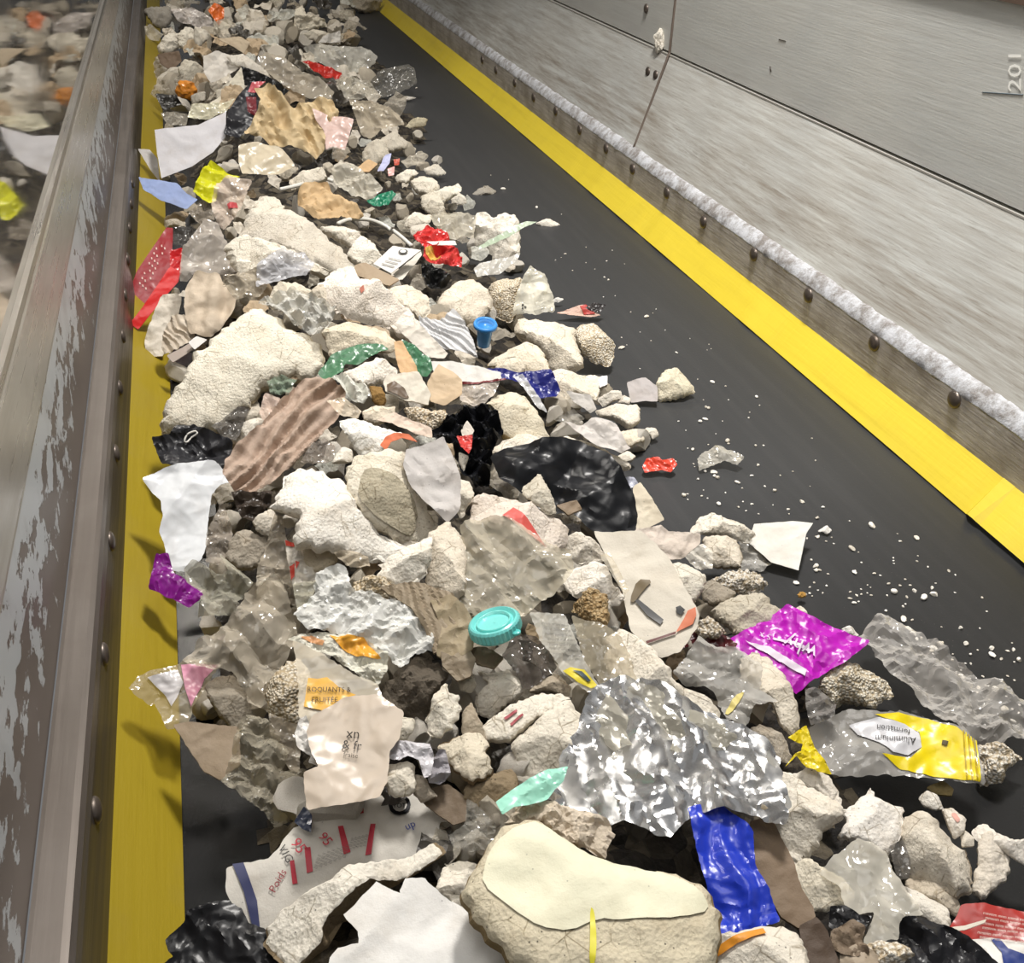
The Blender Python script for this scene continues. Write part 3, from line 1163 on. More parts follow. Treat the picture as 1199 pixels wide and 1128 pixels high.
I('plastic_film', 'plastic film', 'milky torn film spread over foam beside the white squarish slab', 'film60', 'd8d2c4',
  '1004,985 1015,989 1038,1000 1047,1025 1059,1044 1078,1071 1053,1073 1051,1097 1011,1103 1023,1067 1006,1069 990,1061 985,1042 964,1023 975,1008', lift=.045, w=.4, cr=.05)
I('foam_slab', 'foam piece', 'cream foam slab lying under the milky torn film', 'foam', 'e8dcc0',
  '924,1014 943,1003 964,1017 988,1025 1000,1040 990,1058 950,1062 937,1042', lift=.025, T=.4)
I('foam_chunk', 'foam piece', 'oblong white foam pushed out from under the milky film, by the black bag', 'foam', 'e8e0d0',
  '1057,1033 1070,1038 1108,1061 1113,1080 1108,1088 1089,1076 1072,1062', lift=.025, w=.4, T=.5)
I('foam_chunk', 'foam piece', 'oblong tan foam piece just below the round foam boulder', 'foam', 'd3c3a8',
  '1065,1025 1082,1022 1114,1038 1128,1059 1127,1071 1110,1061 1078,1042 1065,1034', lift=.03, w=.45, T=.6)
I('foam_boulder', 'foam piece', 'large round foam boulder with a pitted top on the black belt', 'foam', 'e2d7c2',
  '1058,955 1078,944 1097,951 1118,977 1135,983 1143,1008 1139,1029 1124,1039 1101,1029 1070,1012 1057,991 1058,974', lift=.055, w=.5, T=.6, rim=.5, rough=.06, side='b5a387')
o = I('foam_lump', 'foam piece', 'knobbly foam lump with a faint pink stain on top of the round boulder', 'foam', 'e6dccb',
      '1105,947 1116,944 1132,955 1129,972 1118,979 1110,962', lift=.06, T=.6)
D(o, 'pink_stain', 'd9a598', '1113,952 1120,950 1125,960 1120,965', up=.001, soft=True)
I('foam_lump', 'foam piece', 'small pale lump beside the pink-stained one on the round boulder', 'foam', 'dfd4c0',
  '1125,976 1130,971 1140,979 1141,989 1127,991', lift=.05, T=.6)
I('foam_chunk', 'foam piece', 'small white foam chip between the yellow bag and the round boulder', 'foam', 'e5dfd2',
  '1077,932 1084,926 1099,930 1105,945 1093,947 1082,941', lift=.03, T=.5)
I('rind_scrap', 'scrap', 'olive brown scrap of rind under the ribbed end of the yellow bag', 'board', '85754b',
  '1086,922 1103,915 1116,924 1114,932 1095,930', lift=.02, th=.004, cr=.12)
I('foam_chunk', 'foam piece', 'upright tapering foam chunk standing in the dark bare belt', 'foam', 'dfd3c0',
  '1148,981 1160,972 1175,985 1184,1012 1177,1027 1152,1048 1139,1040 1146,1008', lift=.045, w=.6, T=.55)
I('foam_bone', 'foam piece', 'bone shaped foam bridge lying across the upright tapering chunk', 'foam', 'e9e0d2',
  '1143,968 1156,959 1167,972 1184,983 1215,980 1215,1015 1186,1000 1165,985 1148,982', lift=.06, w=.5, T=.45)
o = I('food_wrapper', 'wrapper', 'red food wrapper with rows of white print and a white lower half', 'poly', 'a8352f',
      '1127,1062 1150,1060 1199,1069 1215,1073 1215,1150 1165,1150 1140,1102 1114,1088 1122,1074', lift=.03, w=.4, cr=.03)
D(o, 'white_panel', 'e0ddd6', '1135,1101 1160,1098 1199,1106 1215,1110 1215,1150 1170,1150 1150,1118', up=.0015)
D(o, 'blue_zigzag', '22377c', '1160,1100 1170,1100 1180,1112 1215,1126 1215,1148 1176,1148 1172,1116', up=.0028)
for k in range(6):
    TX(o, 'small_print', 'd9c8bd', 'mmnnm mnm nmmn mmn', 1150 - k * 1.5 + (k % 2) * 4, 1073 + k * 5.2, 5, -9, .003)
I('plastic_strip', 'strip', 'narrow cream plastic strip pointing across the red food wrapper', 'board', 'e3dbcc',
  '1113,1086 1130,1084 1154,1077 1152,1081 1130,1089 1114,1091', lift=.05, th=.002, cr=.02)
I('plastic_bag', 'bag', 'shiny black bag beside the red food wrapper', 'poly', '222225',
  '1053,1073 1082,1076 1110,1086 1135,1101 1170,1130 1185,1150 1065,1150 1070,1115 1052,1098', lift=.045, w=.5, cr=.10, dens=40)
I('plastic_bag', 'bag', 'small black film scrap under the milky torn film', 'poly', '1e1e20',
  '973,1063 990,1061 1006,1071 1019,1074 1013,1086 998,1080 980,1092 972,1085', lift=.035, cr=.12)
I('crumpled_paper', 'paper', 'crumpled brown paper at the bottom between cardboard flap and white popped lumps', 'cloth', '7a6a58',
  '975,1090 998,1078 1013,1086 1009,1101 1018,1116 1000,1120 983,1116 972,1104', lift=.04, cr=.16)
I('foam_lump', 'foam piece', 'popcorn-like cluster of white foam beads against the shiny black bag', 'bead', 'ece4d4',
  '1015,1103 1032,1098 1055,1103 1071,1116 1059,1123 1040,1132 1023,1118', lift=.06, w=.6, T=.5, rough=.3, rim=.45)
I('paper_scrap', 'paper', 'beige paper scrap along the bottom beside the bead cluster', 'paper', 'a39480',
  '985,1116 1007,1105 1022,1114 1038,1126 1036,1150 985,1150', lift=.035, cr=.08)
I('plastic_film', 'plastic film', 'dark smoky film scrap tucked under the round boulder', 'film70', '5a5650',
  '1042,992 1058,985 1066,1010 1064,1028 1052,1030 1046,1012', lift=.03)

# ---- yellow bag, magenta bag and their neighbours
yb = I('food_bag', 'bag', 'yellow and clear printed bag with ribbed seal lying on the belt', 'film75', 'a9a6a0',
       '954,852 997,834 1030,836 1055,834 1087,841 1119,854 1138,870 1147,918 1125,914 1093,910 1053,907 976,907 965,897 957,875', lift=.045, w=.45, cr=.05, dens=44)
D(yb, 'yellow_panel', 'e8d112', '1024,838 1052,834 1087,841 1119,854 1138,870 1147,918 1125,914 1093,910 1054,902 1032,886 1066,889 1079,876 1077,856 1055,846', 'poly', .0014)
D(yb, 'white_label', 'dcdce0', '994,850 1029,841 1060,847 1076,857 1079,876 1063,886 1045,884 1029,872 1004,862', 'poly', .0022)
TX(yb, 'printed_lettering', '2c2a2a', 'Aluminium', 1072, 866, 11, 176, .004)
TX(yb, 'printed_lettering', '2c2a2a', 'formation', 1066, 854, 10, 174, .004)
for k in range(6):
    x = 1126 + k * 3.0
    D(yb, 'seal_rib', 'f3df2c' if k % 2 else 'b59c10', f'{x},{858 + k * 2.2} {x + 1.6},{859 + k * 2.2} {x + 6.2},{915 + k * .4} {x + 4.4},{915 + k * .4}', 'poly', .003)
D(yb, 'hole', '4a3f12', '1103,868 1110,870 1108,875 1102,873', up=.003)
I('wrapper_tail', 'wrapper', 'frayed yellow plastic tail poking out by the clear end of the yellow bag', 'poly', 'dcc51a',
  '923,865 944,852 950,868 957,881 973,905 957,903 944,897 933,886 920,899 930,885 938,881 940,872', lift=.04, cr=.12)
I('foam_lump', 'foam piece', 'lumpy bead foam touching the ribbed seal of the yellow bag', 'bead', 'e9e2d3',
  '1146,870 1173,867 1196,882 1178,897 1175,910 1149,913', lift=.03, w=.55, T=.6, rough=.25)
I('plastic_bag', 'bag', 'long clear crinkled bag lying alone at the bare side, below the magenta tip', 'film48', 'c9c5bf',
  '1010,748 1032,727 1050,727 1093,753 1111,766 1146,793 1183,806 1199,825 1198,865 1175,868 1151,873 1119,852 1087,828 1050,793 1029,769', lift=.03, w=.3, cr=.09, lam=.2, dens=46)
mg = I('food_bag', 'bag', 'shiny magenta printed bag with white lettering', 'poly', 'b416b0',
       '857,750 889,732 906,722 922,711 952,726 986,740 1014,752 986,775 968,783 940,803 932,809 905,785 880,770 862,757', lift=.04, w=.42, cr=.06, dens=44, lam=.28)
TX(mg, 'printed_lettering', 'e8d9ea', 'why', 958, 760, 24, 158, .004)
TX(mg, 'printed_lettering', 'cdb3d0', 'S x', 904, 745, 12, 165, .004)
D(mg, 'white_swoosh', 'e5d8e6', '872,752 900,760 925,776 944,787 942,794 922,783 898,768', up=.0025)
D(mg, 'white_swoosh', 'd9c5da', '905,748 930,752 950,762 948,765 928,756 905,751', up=.0025)
I('foam_lump', 'foam piece', 'rough bead foam lump on the belt just below the magenta bag', 'bead', 'e8e0cc',
  '960,804 970,788 994,774 1014,780 1040,790 1046,801 1024,820 992,814 976,822', lift=.04, w=.5, T=.5, rough=.2)
I('plastic_film', 'plastic film', 'small smoky film scrap between the magenta bag and the yellow bag', 'film60', '8f8b86',
  '944,806 960,809 978,825 976,838 960,846 950,848 944,828', lift=.035)
I('foam_hook', 'foam piece', 'curved trunk-like foam piece hanging below the magenta lettering', 'foam', 'ded2bb',
  '871,765 885,758 902,764 917,782 929,807 937,842 929,854 917,848 906,822 902,814 885,806 870,790', lift=.06, w=.55, T=.4, rough=.05)
o = I('plastic_film', 'plastic film', 'shiny grey clear film with a yellow smear, right of the long foam slope', 'film58', 'bdbab3',
      '791,791 803,773 821,749 837,761 863,761 890,782 888,807 908,823 881,826 871,851 849,844 839,812 828,805 803,803', lift=.055, w=.5, dens=40)
D(o, 'yellow_smear', 'c9bb75', '847,840 860,815 872,809 868,820 853,841', up=.002, soft=True)
I('foam_chunk', 'foam piece', 'greyish foam wedge below the curved trunk-like piece', 'foam', 'b7aa95',
  '879,853 892,846 918,857 927,880 922,887 904,883 896,870', lift=.03)
I('foam_slope', 'foam piece', 'long sloping cream foam strip above the silver foil', 'foam', 'e6dcc8',
  '713,738 731,728 752,745 768,761 782,779 793,796 830,807 839,819 846,842 817,833 800,824 784,810 750,804 725,792 715,765', lift=.05, w=.5, T=.25, rough=.05)
fo = I('foil_sheet', 'foil', 'large crumpled silver foil sheet', 'foil', 'ebebeb',
       '703,806 730,799 752,797 776,808 820,832 850,845 874,857 897,872 905,890 908,912 918,937 911,965 880,953 855,948 813,944 795,965 785,978 745,965 701,958 670,950 645,934 660,905 666,884 682,855 692,820',
       lift=.06, w=.42, dens=52, cr=.045, lam=.24)
I('plastic_film', 'plastic film', 'beige grey film clinging to the upper side of the silver foil', 'film55', 'aaa698',
  '715,812 752,803 790,820 850,850 872,858 846,872 800,880 752,868 722,880 700,850', lift=.072, w=.45, cr=.05)
I('plastic_film', 'plastic film', 'pale turquoise film scrap at the left tip of the silver foil', 'poly', '9ad8c2',
  '583,938 600,925 620,913 640,902 663,899 658,915 649,924 640,936 604,945 590,954', lift=.065, w=.5, cr=.06)
I('foam_block', 'foam block', 'cream foam block with cracked face left of the silver foil', 'foam', 'e5dbc6',
  '666,812 681,835 685,842 682,863 666,879 659,897 622,911 617,899 599,867 627,844', lift=.055, w=.5, T=.4, rough=.04, rim=.12)
o = I('foam_block', 'foam block', 'oblong foam block with pink ink marks, left of the cracked block', 'foam', 'e8dfcc',
      '565,847 595,828 631,807 652,806 665,812 643,831 624,840 601,864 572,863', lift=.055, w=.5, T=.35, rough=.05)
for q in ('590,842 605,833 606,836 592,845', '597,850 612,838 613,840 599,853'):
    D(o, 'pink_mark', 'a8545a', q, up=.002)
I('foam_scrap', 'foam piece', 'brownish foam sliver above the pink marked block', 'foam', 'b09f84',
  '620,808 634,796 652,785 668,801 664,811 645,806', lift=.045)
o = I('plastic_film', 'plastic film', 'printed clear film strip with a yellow logo edge by the turquoise lid', 'film66', 'c2beb2',
      '622,720 661,722 672,746 684,775 702,806 686,808 660,788 645,764 634,752', lift=.065, w=.5, cr=.03, dens=38)
D(o, 'yellow_logo', 'd8c52a', '659,786 668,782 684,786 700,804 692,807 676,800', up=.002)
D(o, 'dark_squiggle', '33434a', '670,786 681,788 692,799 688,800 678,792', up=.0035)
for k in range(7):
    TX(o, 'small_print', '5f5b55', 'mnm nmm mnn', 634 + k * 2.2, 733 + k * 6, 5, -4, .003)
I('plastic_film', 'plastic film', 'brownish clear film panel right of the printed strip', 'film55', 'b0a68f',
  '671,724 700,730 711,736 727,747 735,765 745,800 705,803 686,775', lift=.055, cr=.05)
I('plastic_film', 'plastic film', 'dark smoky glossy film pocket right of the turquoise lid', 'film75', '4e463f',
  '589,768 606,745 628,746 640,761 651,782 630,800 613,806 606,790', lift=.05, cr=.1)
I('foam_chunk', 'foam piece', 'cream foam chunk with notched top directly below the turquoise lid', 'foam', CR,
  '559,780 577,783 596,778 612,803 592,819 576,831 559,828 557,808 573,798', lift=.045, T=.5)
I('foam_chunk', 'foam piece', 'spiky upright cream foam chip left of the pink marked block', 'foam', 'e9e1cd',
  '500,838 504,823 512,810 521,799 527,812 536,813 538,828 530,848 515,859 503,856', lift=.06, w=.6, T=.4, jag=.08)
I('foam_chunk', 'foam piece', 'tan speckled foam wedge below the spiky upright chip', 'foam', 'd9ccb0',
  '513,866 540,855 558,852 572,866 566,876 577,899 550,914 533,896 520,876', lift=.055, T=.45, side='8f7d62')
I('foam_chunk', 'foam piece', 'narrow shaded foam piece rising above the tan speckled wedge', 'foam', 'ad9c80',
  '541,832 552,820 560,838 572,866 542,860', lift=.05)
I('foam_chunk', 'foam piece', 'brown dirty foam lump in the gap below the tan speckled wedge', 'foam', '8f7f66',
  '545,915 580,905 600,895 606,918 590,945 560,948 545,935', lift=.03, T=.5)

# ---- printed wrappers in the left middle
I('plastic_film', 'plastic film', 'large crinkled white and clear film over the burnt foam', 'film80', 'd8d7d2',
  '348,720 371,695 373,678 389,666 408,667 412,692 429,695 458,703 481,711 497,731 507,759 481,766 468,784 452,765 429,749 401,742 365,738', lift=.065, w=.5, dens=46, cr=.09, lam=.2)
o = I('food_wrapper', 'wrapper', 'crumpled orange and white wrapper with ruffled edge', 'film85', 'dcd5c6',
      '364,743 390,741 426,747 440,759 452,766 451,784 440,801 419,791 392,770 365,759 339,749', lift=.075, w=.5, cr=.1, lam=.22, dens=42)
D(o, 'orange_patch', 'e0a035', '386,745 426,748 438,761 446,772 430,772 417,770 399,759', 'poly', .0016)
D(o, 'orange_patch', 'd29a6a', '352,748 364,744 380,752 378,757', 'poly', .0016)
lb = I('food_wrapper', 'wrapper', 'clear wrapper with an orange label reading ROQUANTS & FRUITEE', 'film62', 'd6ccb8',
       '345,752 380,770 420,795 440,802 445,818 430,822 400,835 398,860 375,850 352,840 352,800', lift=.07, w=.5, cr=.02)
D(lb, 'orange_label', 'dba83a', '361,795 372,796 383,794 396,805 417,815 401,820 396,832 389,836 356,829', 'poly', .0022, 'orange printed label')
TX(lb, 'label_lettering', '3a2a16', 'ROQUANTS &', 360, 812, 8.0, 0, .0042)
TX(lb, 'label_lettering', '3a2a16', 'FRUITÉE', 365, 824, 8.5, 0, .0042)
bw = I('food_wrapper', 'wrapper', 'flat beige wrapper printed & fr', 'poly', 'c3b4a2',
       '368,842 403,820 442,818 469,837 465,866 454,880 451,913 442,931 400,940 362,945 358,905 375,898 366,880 362,858', lift=.075, w=.5, cr=.035, lam=.5, dens=40)
TX(bw, 'printed_lettering', '2d251d', 'xn', 405, 864, 16, -8, .003)
TX(bw, 'printed_lettering', '2d251d', '& fr', 400, 877, 15, -6, .003)
TX(bw, 'small_print', '5d5348', 'fraise', 402, 887, 8, -6, .003)
I('crumpled_paper', 'paper', 'glossy white crumple peeping out beside the flat beige wrapper', 'poly', 'e6e3dd',
  '346,859 352,845 359,840 371,868 384,871 390,871 406,897 380,897 362,894 364,884 349,875', lift=.078, w=.5, cr=.12)
I('burnt_foam', 'foam piece', 'dark grey charred hollow lump below the crinkled clear film', 'foam', '5e564b',
  '452,791 461,788 477,773 486,759 500,759 507,770 521,781 518,795 505,816 500,834 484,841 465,834 451,820 446,807', lift=.055, w=.5, T=.5, rough=.22)
I('foam_lump', 'foam piece', 'speckled pebbly foam lump left of the orange label', 'bead', 'dfd4bd',
  '308,802 318,785 345,765 360,776 362,800 358,832 350,850 338,846 322,832 312,818', lift=.062, w=.5, T=.45, rough=.1)
I('plastic_film', 'plastic film', 'greyish film pocket under the speckled pebbly lump', 'film60', '9d9382',
  '316,836 334,846 352,852 350,905 338,900 328,880 316,860', lift=.05)
I('plastic_bag', 'bag', 'big milky clear bag puffed up along the dull yellow skirt side', 'film55', 'b6ad9c',
  '306,688 327,684 338,715 345,738 341,762 327,779 308,801 313,829 292,818 274,785 249,783 217,774 235,749 256,738 278,717 292,692', lift=.06, w=.5, cr=.11, dens=42)
pk = I('food_bag', 'bag', 'small clear bag end with pink and white print overhanging the dull skirt', 'film58', 'a89c80',
       '154,808 164,793 185,786 208,779 221,774 256,781 246,793 224,829 219,848 196,854 182,822 177,825 161,815', lift=.09, w=.5, cr=.06)
D(pk, 'white_print', 'd8d4d4', '173,795 208,785 215,801 208,818 201,829 194,815', 'poly', .0016)
D(pk, 'pink_print', 'd794ac', '212,779 256,781 240,796 224,829 217,808', 'poly', .0016)
I('foam_chunk', 'foam piece', 'dirty grey brown lump between the pink printed bag end and the milky bag', 'foam', '9c907b',
  '249,786 274,786 292,818 301,836 274,852 249,822 240,801', lift=.055, T=.5)
I('paper_scrap', 'paper', 'brown stained paper triangle below the pink printed bag end', 'board', '8d7c66',
  '205,850 220,847 250,850 278,853 280,894 258,912 239,902 218,871', lift=.07, w=.5, th=.003, cr=.04)
I('plastic_film', 'plastic film', 'wet looking crumpled clear film above the dark bare gap', 'film50', 'aaa391',
  '276,870 280,852 299,840 313,847 338,884 328,900 358,902 351,933 347,951 335,962 321,965 313,951 280,930 262,916 270,898', lift=.062, w=.5, cr=.12, lam=.22, dens=40)
I('plastic_tube', 'tube', 'short dark blue striped tube end above the printed carton', 'poly', '343c52',
  '345,962 356,946 365,955 364,974 356,972', lift=.06, cr=.05)
I('foam_chunk', 'foam piece', 'cream foam cube right of the flat beige wrapper', 'foam', 'e6dcc6',
  '454,894 470,891 484,893 485,920 478,926 463,929 455,924 452,906', lift=.06, T=.55)
I('crumpled_film', 'plastic film', 'lavender white crumpled film over the cream foam cube', 'poly', 'd5d2d6',
  '458,871 472,869 502,873 507,885 504,906 496,912 490,890 478,886 470,890 456,888', lift=.068, cr=.14)
I('crumpled_film', 'plastic film', 'shiny grey film twist right of the lavender white film', 'poly', '98959a',
  '506,889 514,880 521,880 525,894 527,906 515,917 503,916 500,904', lift=.06, cr=.16)
I('foam_chunk', 'foam piece', 'small tan foam piece in shade right of the cream foam cube', 'foam', 'a99b86',
  '485,906 497,908 504,922 512,930 494,936 484,926', lift=.055)
I('foam_chunk', 'foam piece', 'small cream foam piece below the charred lump', 'foam', 'ddd4be',
  '469,839 485,841 483,855 470,867 463,866', lift=.06)
I('plastic_film', 'plastic film', 'clear film scrap in the dark gap behind the yellow block', 'film45', '9b978d',
  '547,938 558,945 568,954 580,967 573,993 550,996 532,991 527,977 545,965', lift=.05, cr=.12)
I('cardboard_flap', 'cardboard', 'brown folded card under the carton flap, beside the dark gap', 'board', '6b5b48',
  '500,925 525,920 545,935 545,960 530,965 508,950 492,936', lift=.035, th=.003)

# ---- the middle of the heap
I('plastic_bag', 'bag', 'big clear wrinkled film in the very middle, above the turquoise lid', 'film60', 'c3bba8',
  '542,620 554,611 572,608 593,611 615,622 640,638 664,645 668,666 658,684 638,699 613,718 596,722 578,723 558,718 543,711 541,675 543,649', lift=.07, w=.55, cr=.055, lam=.25, dens=48)
rs = I('foam_slab', 'foam piece', 'foam slab with a bright red stripe behind the clear wrinkled film', 'foam', 'e2d3c3',
       '553,575 569,567 611,581 664,604 661,622 648,636 625,634 590,614 556,607', lift=.06, w=.5, T=.25, rough=.04)
D(rs, 'red_stripe', 'cf5a52', '588,604 601,592 618,608 640,634 618,625 602,613', up=.003)
I('paper_sheet', 'paper', 'grey white crumpled tissue draped beside the speckled block', 'paper', 'c9c4c0',
  '474,545 478,528 497,523 519,515 530,537 538,560 537,595 523,609 498,586 480,565', lift=.09, w=.55, cr=.05, lam=.4)
I('foam_chunk', 'foam piece', 'narrow cream foam shard right of the grey tissue', 'foam', 'ddd3bd',
  '537,556 550,560 555,576 540,600 534,590', lift=.075)
o = I('foam_block', 'foam block', 'rounded foam block with a darker speckled olive face', 'foam', 'e6dcc4',
      '407,545 419,531 444,526 472,526 474,554 508,602 503,617 480,629 458,622 433,608 416,586 410,569', lift=.075, w=.6, T=.4, rough=.06)
D(o, 'speckled_face', 'b5a98a', '424,553 436,548 472,560 490,590 486,614 478,622 446,611 418,584', 'foam', .003, 'darker speckled olive face', True)
I('foam_block', 'foam block', 'big white three cornered foam slab left of the speckled block', 'foam', 'efe9dc',
  '341,544 364,540 394,553 407,565 416,586 437,611 476,631 455,645 391,640 354,634 343,629 354,602 320,586 331,563', lift=.09, w=.55, T=.28, rough=.035, rim=.14, dens=40, fk=.6)
I('foam_chunk', 'foam piece', 'dirty foam rim under the white three cornered slab', 'foam', 'c3b393',
  '350,634 372,640 395,643 392,655 375,668 358,660', lift=.07)
I('plastic_film', 'plastic film', 'small clear film curl under the lower edge of the three cornered slab', 'film60', 'b9ad98',
  '391,648 412,645 430,652 433,664 409,664', lift=.07)
I('foam_block', 'foam block', 'white foam wedge with frayed lower edge below the speckled block', 'foam', 'ebe3d2',
  '442,668 455,648 480,634 503,624 504,650 496,668 486,677 465,680', lift=.085, w=.55, T=.3, rough=.05)
I('foam_slab', 'foam piece', 'tall beige foam slab between the white wedge and clear wrinkled film', 'foam', 'dccfb8',
  '501,622 525,606 543,630 544,690 522,702 500,678', lift=.07, w=.55, T=.25, rough=.05)
I('fibre_board', 'board', 'brown fibrous torn board fanning out below the white wedge', 'board', '8e806b',
  '447,690 477,684 500,686 530,696 532,742 521,758 507,763 497,734 481,711', lift=.062, w=.5, th=.005, fold=((470, 690), (490, 740), .14, .03))
I('foam_ridge', 'foam piece', 'crumbly cream ridge along the top of the brown fibrous board', 'bead', 'dccdae',
  '410,690 414,676 429,670 451,675 462,684 455,693 432,697', lift=.075, T=.4, rough=.3)
I('torn_board', 'board', 'brown curled board piece left of the turquoise lid', 'board', '97896f',
  '505,705 527,698 543,712 557,735 552,760 530,775 512,765 518,735', lift=.058, th=.004, cr=.10)
I('torn_board', 'board', 'brown grey board scrap above the spiky upright chip', 'board', '877a66',
  '517,764 530,770 546,757 556,772 550,792 535,796 519,780', lift=.058, th=.004, cr=.10)
I('torn_board', 'board', 'striped brown wad tucked right under the turquoise lid', 'board', '80705a',
  '549,762 569,757 589,771 578,782 560,778', lift=.06, th=.004, cr=.12)
I('foam_lump', 'foam piece', 'two small dusty lumps stuck together over the spiky upright chip', 'foam', 'b7ab93',
  '537,792 553,787 558,800 552,808 540,806', lift=.05)

# ---- black bags
I('plastic_bag', 'bag', 'large flat black bag at the bare edge of the heap', 'poly', '17181b',
  '579,535 600,521 680,520 712,538 724,555 740,580 743,600 740,623 713,626 690,618 670,600 640,600 612,580 590,565', lift=.06, w=.5, cr=.085, lam=.5, dens=50, fold=((590, 540), (735, 610), .45, .03))
I('plastic_bag', 'bag', 'crinkled glossy black bag standing left of the large flat black one', 'poly', '17181c',
  '505,510 526,491 551,480 576,480 588,507 576,524 572,565 556,569 540,551 530,521 515,519', lift=.055, w=.55, cr=.16, lam=.2, dens=42)
I('foam_chunk', 'foam piece', 'cream wedge lying on the large flat black bag', 'foam', 'cfc6b0',
  '611,569 632,549 647,579 652,593 640,595 618,580', lift=.085, T=.35)
I('wood_scrap', 'scrap', 'small brown slatted scrap on the large flat black bag', 'board', '82705a',
  '652,592 675,586 681,596 666,603', lift=.08, th=.004)
I('plastic_scrap', 'scrap', 'crumpled red scrap sitting in the crinkled glossy black bag', 'poly', 'cc4540',
  '535,512 553,510 552,525 549,531 540,524', lift=.085, cr=.15)
I('paper_scrap', 'paper', 'tiny white paper point above the crumpled red scrap', 'paper', 'dcd3c6', '540,504 547,493 555,504 552,511 542,511', lift=.08)
I('foam_chunk', 'foam piece', 'small cream chip below the crumpled red scrap', 'foam', 'e8dfcd', '537,527 549,533 543,548 538,541', lift=.065)
I('foam_block', 'foam block', 'squarish tan foam block above the large flat black bag', 'foam', 'e0d4b6',
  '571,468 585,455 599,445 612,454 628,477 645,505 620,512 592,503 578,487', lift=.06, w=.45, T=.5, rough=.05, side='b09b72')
I('plastic_film', 'plastic film', 'white film strip along the right side of the squarish tan block', 'film70', 'e3e0d8',
  '601,442 613,440 633,468 640,482 630,478 613,454', lift=.06, cr=.05)
I('foam_slab', 'foam piece', 'long cream foam edge lying along the top of the large flat black bag', 'foam', 'ebe1cd',
  '580,520 592,508 615,499 650,507 690,510 720,525 735,535 712,541 680,523 600,522', lift=.05, T=.25)
I('paper_sheet', 'paper', 'folded white grey paper on the heap edge above the flat black bag', 'paper', 'd5cfc9',
  '664,496 682,498 694,491 721,496 732,519 737,523 725,530 693,519', lift=.07, cr=.10, lam=.5)
I('foam_chunk', 'foam piece', 'cream foam piece at the belt edge right of the folded white grey paper', 'foam', 'e6d8bd',
  '724,500 749,500 755,512 739,521 730,516', lift=.035, T=.5)
I('foam_chunk', 'foam piece', 'small arched foam chip on the belt above the red petal scrap', 'foam', 'e7dfcf',
  '753,508 757,498 767,498 772,507 764,512 760,506', lift=.02)
I('foam_chunk', 'foam piece', 'flat cream chip beside the upper corner of the flat black bag', 'foam', 'e6dcc8',
  '722,533 735,526 744,533 740,539 728,539', lift=.02)
I('foam_chunk', 'foam piece', 'wide cream foam piece below the grey paper scrap at the heap edge', 'foam', 'e7dcc8',
  '698,475 724,471 748,472 748,491 737,498 721,487 705,482', lift=.03, T=.45)
I('foam_chunk', 'foam piece', 'slim cream foam bar left of the grey paper scrap', 'foam', 'ebe3d3',
  '700,463 726,456 729,463 707,472', lift=.03, T=.5)
I('foam_chunk', 'foam piece', 'small foam chip touching the grey paper scrap', 'foam', 'e7dccb', '723,469 730,462 738,464 737,472', lift=.03)
I('paper_scrap', 'paper', 'small grey paper sheet left of the slim cream bar', 'paper', 'b3afa9',
  '664,459 691,463 698,479 691,484 673,471', lift=.05)
I('plastic_film', 'plastic film', 'smoky film scrap above the folded white grey paper', 'film70', '8a867d',
  '650,491 671,480 684,491 664,498', lift=.06)
I('foam_slab', 'foam piece', 'wide pitted cream slab at the heap edge below the white cube', 'foam', 'ebdfc8',
  '615,429 658,426 700,427 700,445 697,455 672,453 665,465 654,467 648,447', lift=.045, T=.4, w=.4)
I('plastic_scrap', 'scrap', 'white plastic tab sticking out of the wide pitted slab', 'poly', 'e4e1dc',
  '700,442 711,440 711,450 702,454', lift=.035, cr=.03)
I('plastic_bag', 'bag', 'deep navy blue film showing between foam at mid heap', 'poly', '1d2270',
  '565,435 583,432 613,436 643,435 654,455 649,464 631,466 615,446 589,444', lift=.055, cr=.09)

# ---- heap edge, upper middle
I('foam_chunk', 'foam piece', 'bulky cream foam chunk left of the white pitted cube', 'foam', 'ecdfc6',
  '608,368 636,370 674,374 670,385 678,400 682,422 650,428 640,408 625,395 605,385', lift=.06, w=.5, T=.45)
I('foam_chunk', 'foam piece', 'cream foam chunk with a shaded tan underside below the blue cup', 'foam', 'e8dbc0',
  '571,412 600,392 632,392 640,415 646,430 615,427 598,415', lift=.06, w=.35, T=.55, side='b39f7c')  # underside shade is put into the side colour
I('foam_chunk', 'foam piece', 'small blocky foam bit above the navy film', 'foam', 'e6d8bc', '581,419 606,418 615,429 608,437 581,431', lift=.058)
I('foam_cube', 'foam piece', 'white pitted foam cube overhanging the bare belt', 'bead', 'f0e8d6',
  '673,381 682,373 698,374 716,389 719,401 714,415 697,413 682,406', lift=.06, w=.45, T=.5, rough=.08, rim=.2)
o = I('plastic_film', 'plastic film', 'upright translucent film with small black squares print', 'film75', 'd6d2c2',
      '601,366 606,345 613,327 621,313 638,324 647,347 648,364 620,368', lift=.075, w=.6, cr=.06)
for q in ('611,357 613.5,357 613.5,359.5 611,359.5', '614,360 616.5,360 616.5,362.5 614,362.5', '611,362 613,362 613,364 611,364'):
    D(o, 'printed_square', '1d1d1d', q, up=.003)
I('foam_chunk', 'foam piece', 'pitted foam chunk left of the upright translucent film', 'bead', 'eadec6',
  '574,327 590,320 610,324 606,350 598,364 585,362 574,348', lift=.06, T=.5, rough=.12)
I('foam_chunk', 'foam piece', 'big rounded cream foam chunk below the black hole in the heap', 'foam', 'e8dac2',
  '512,342 535,322 556,323 573,336 574,348 560,366 548,372 528,362 515,355', lift=.06, T=.5, rough=.06)
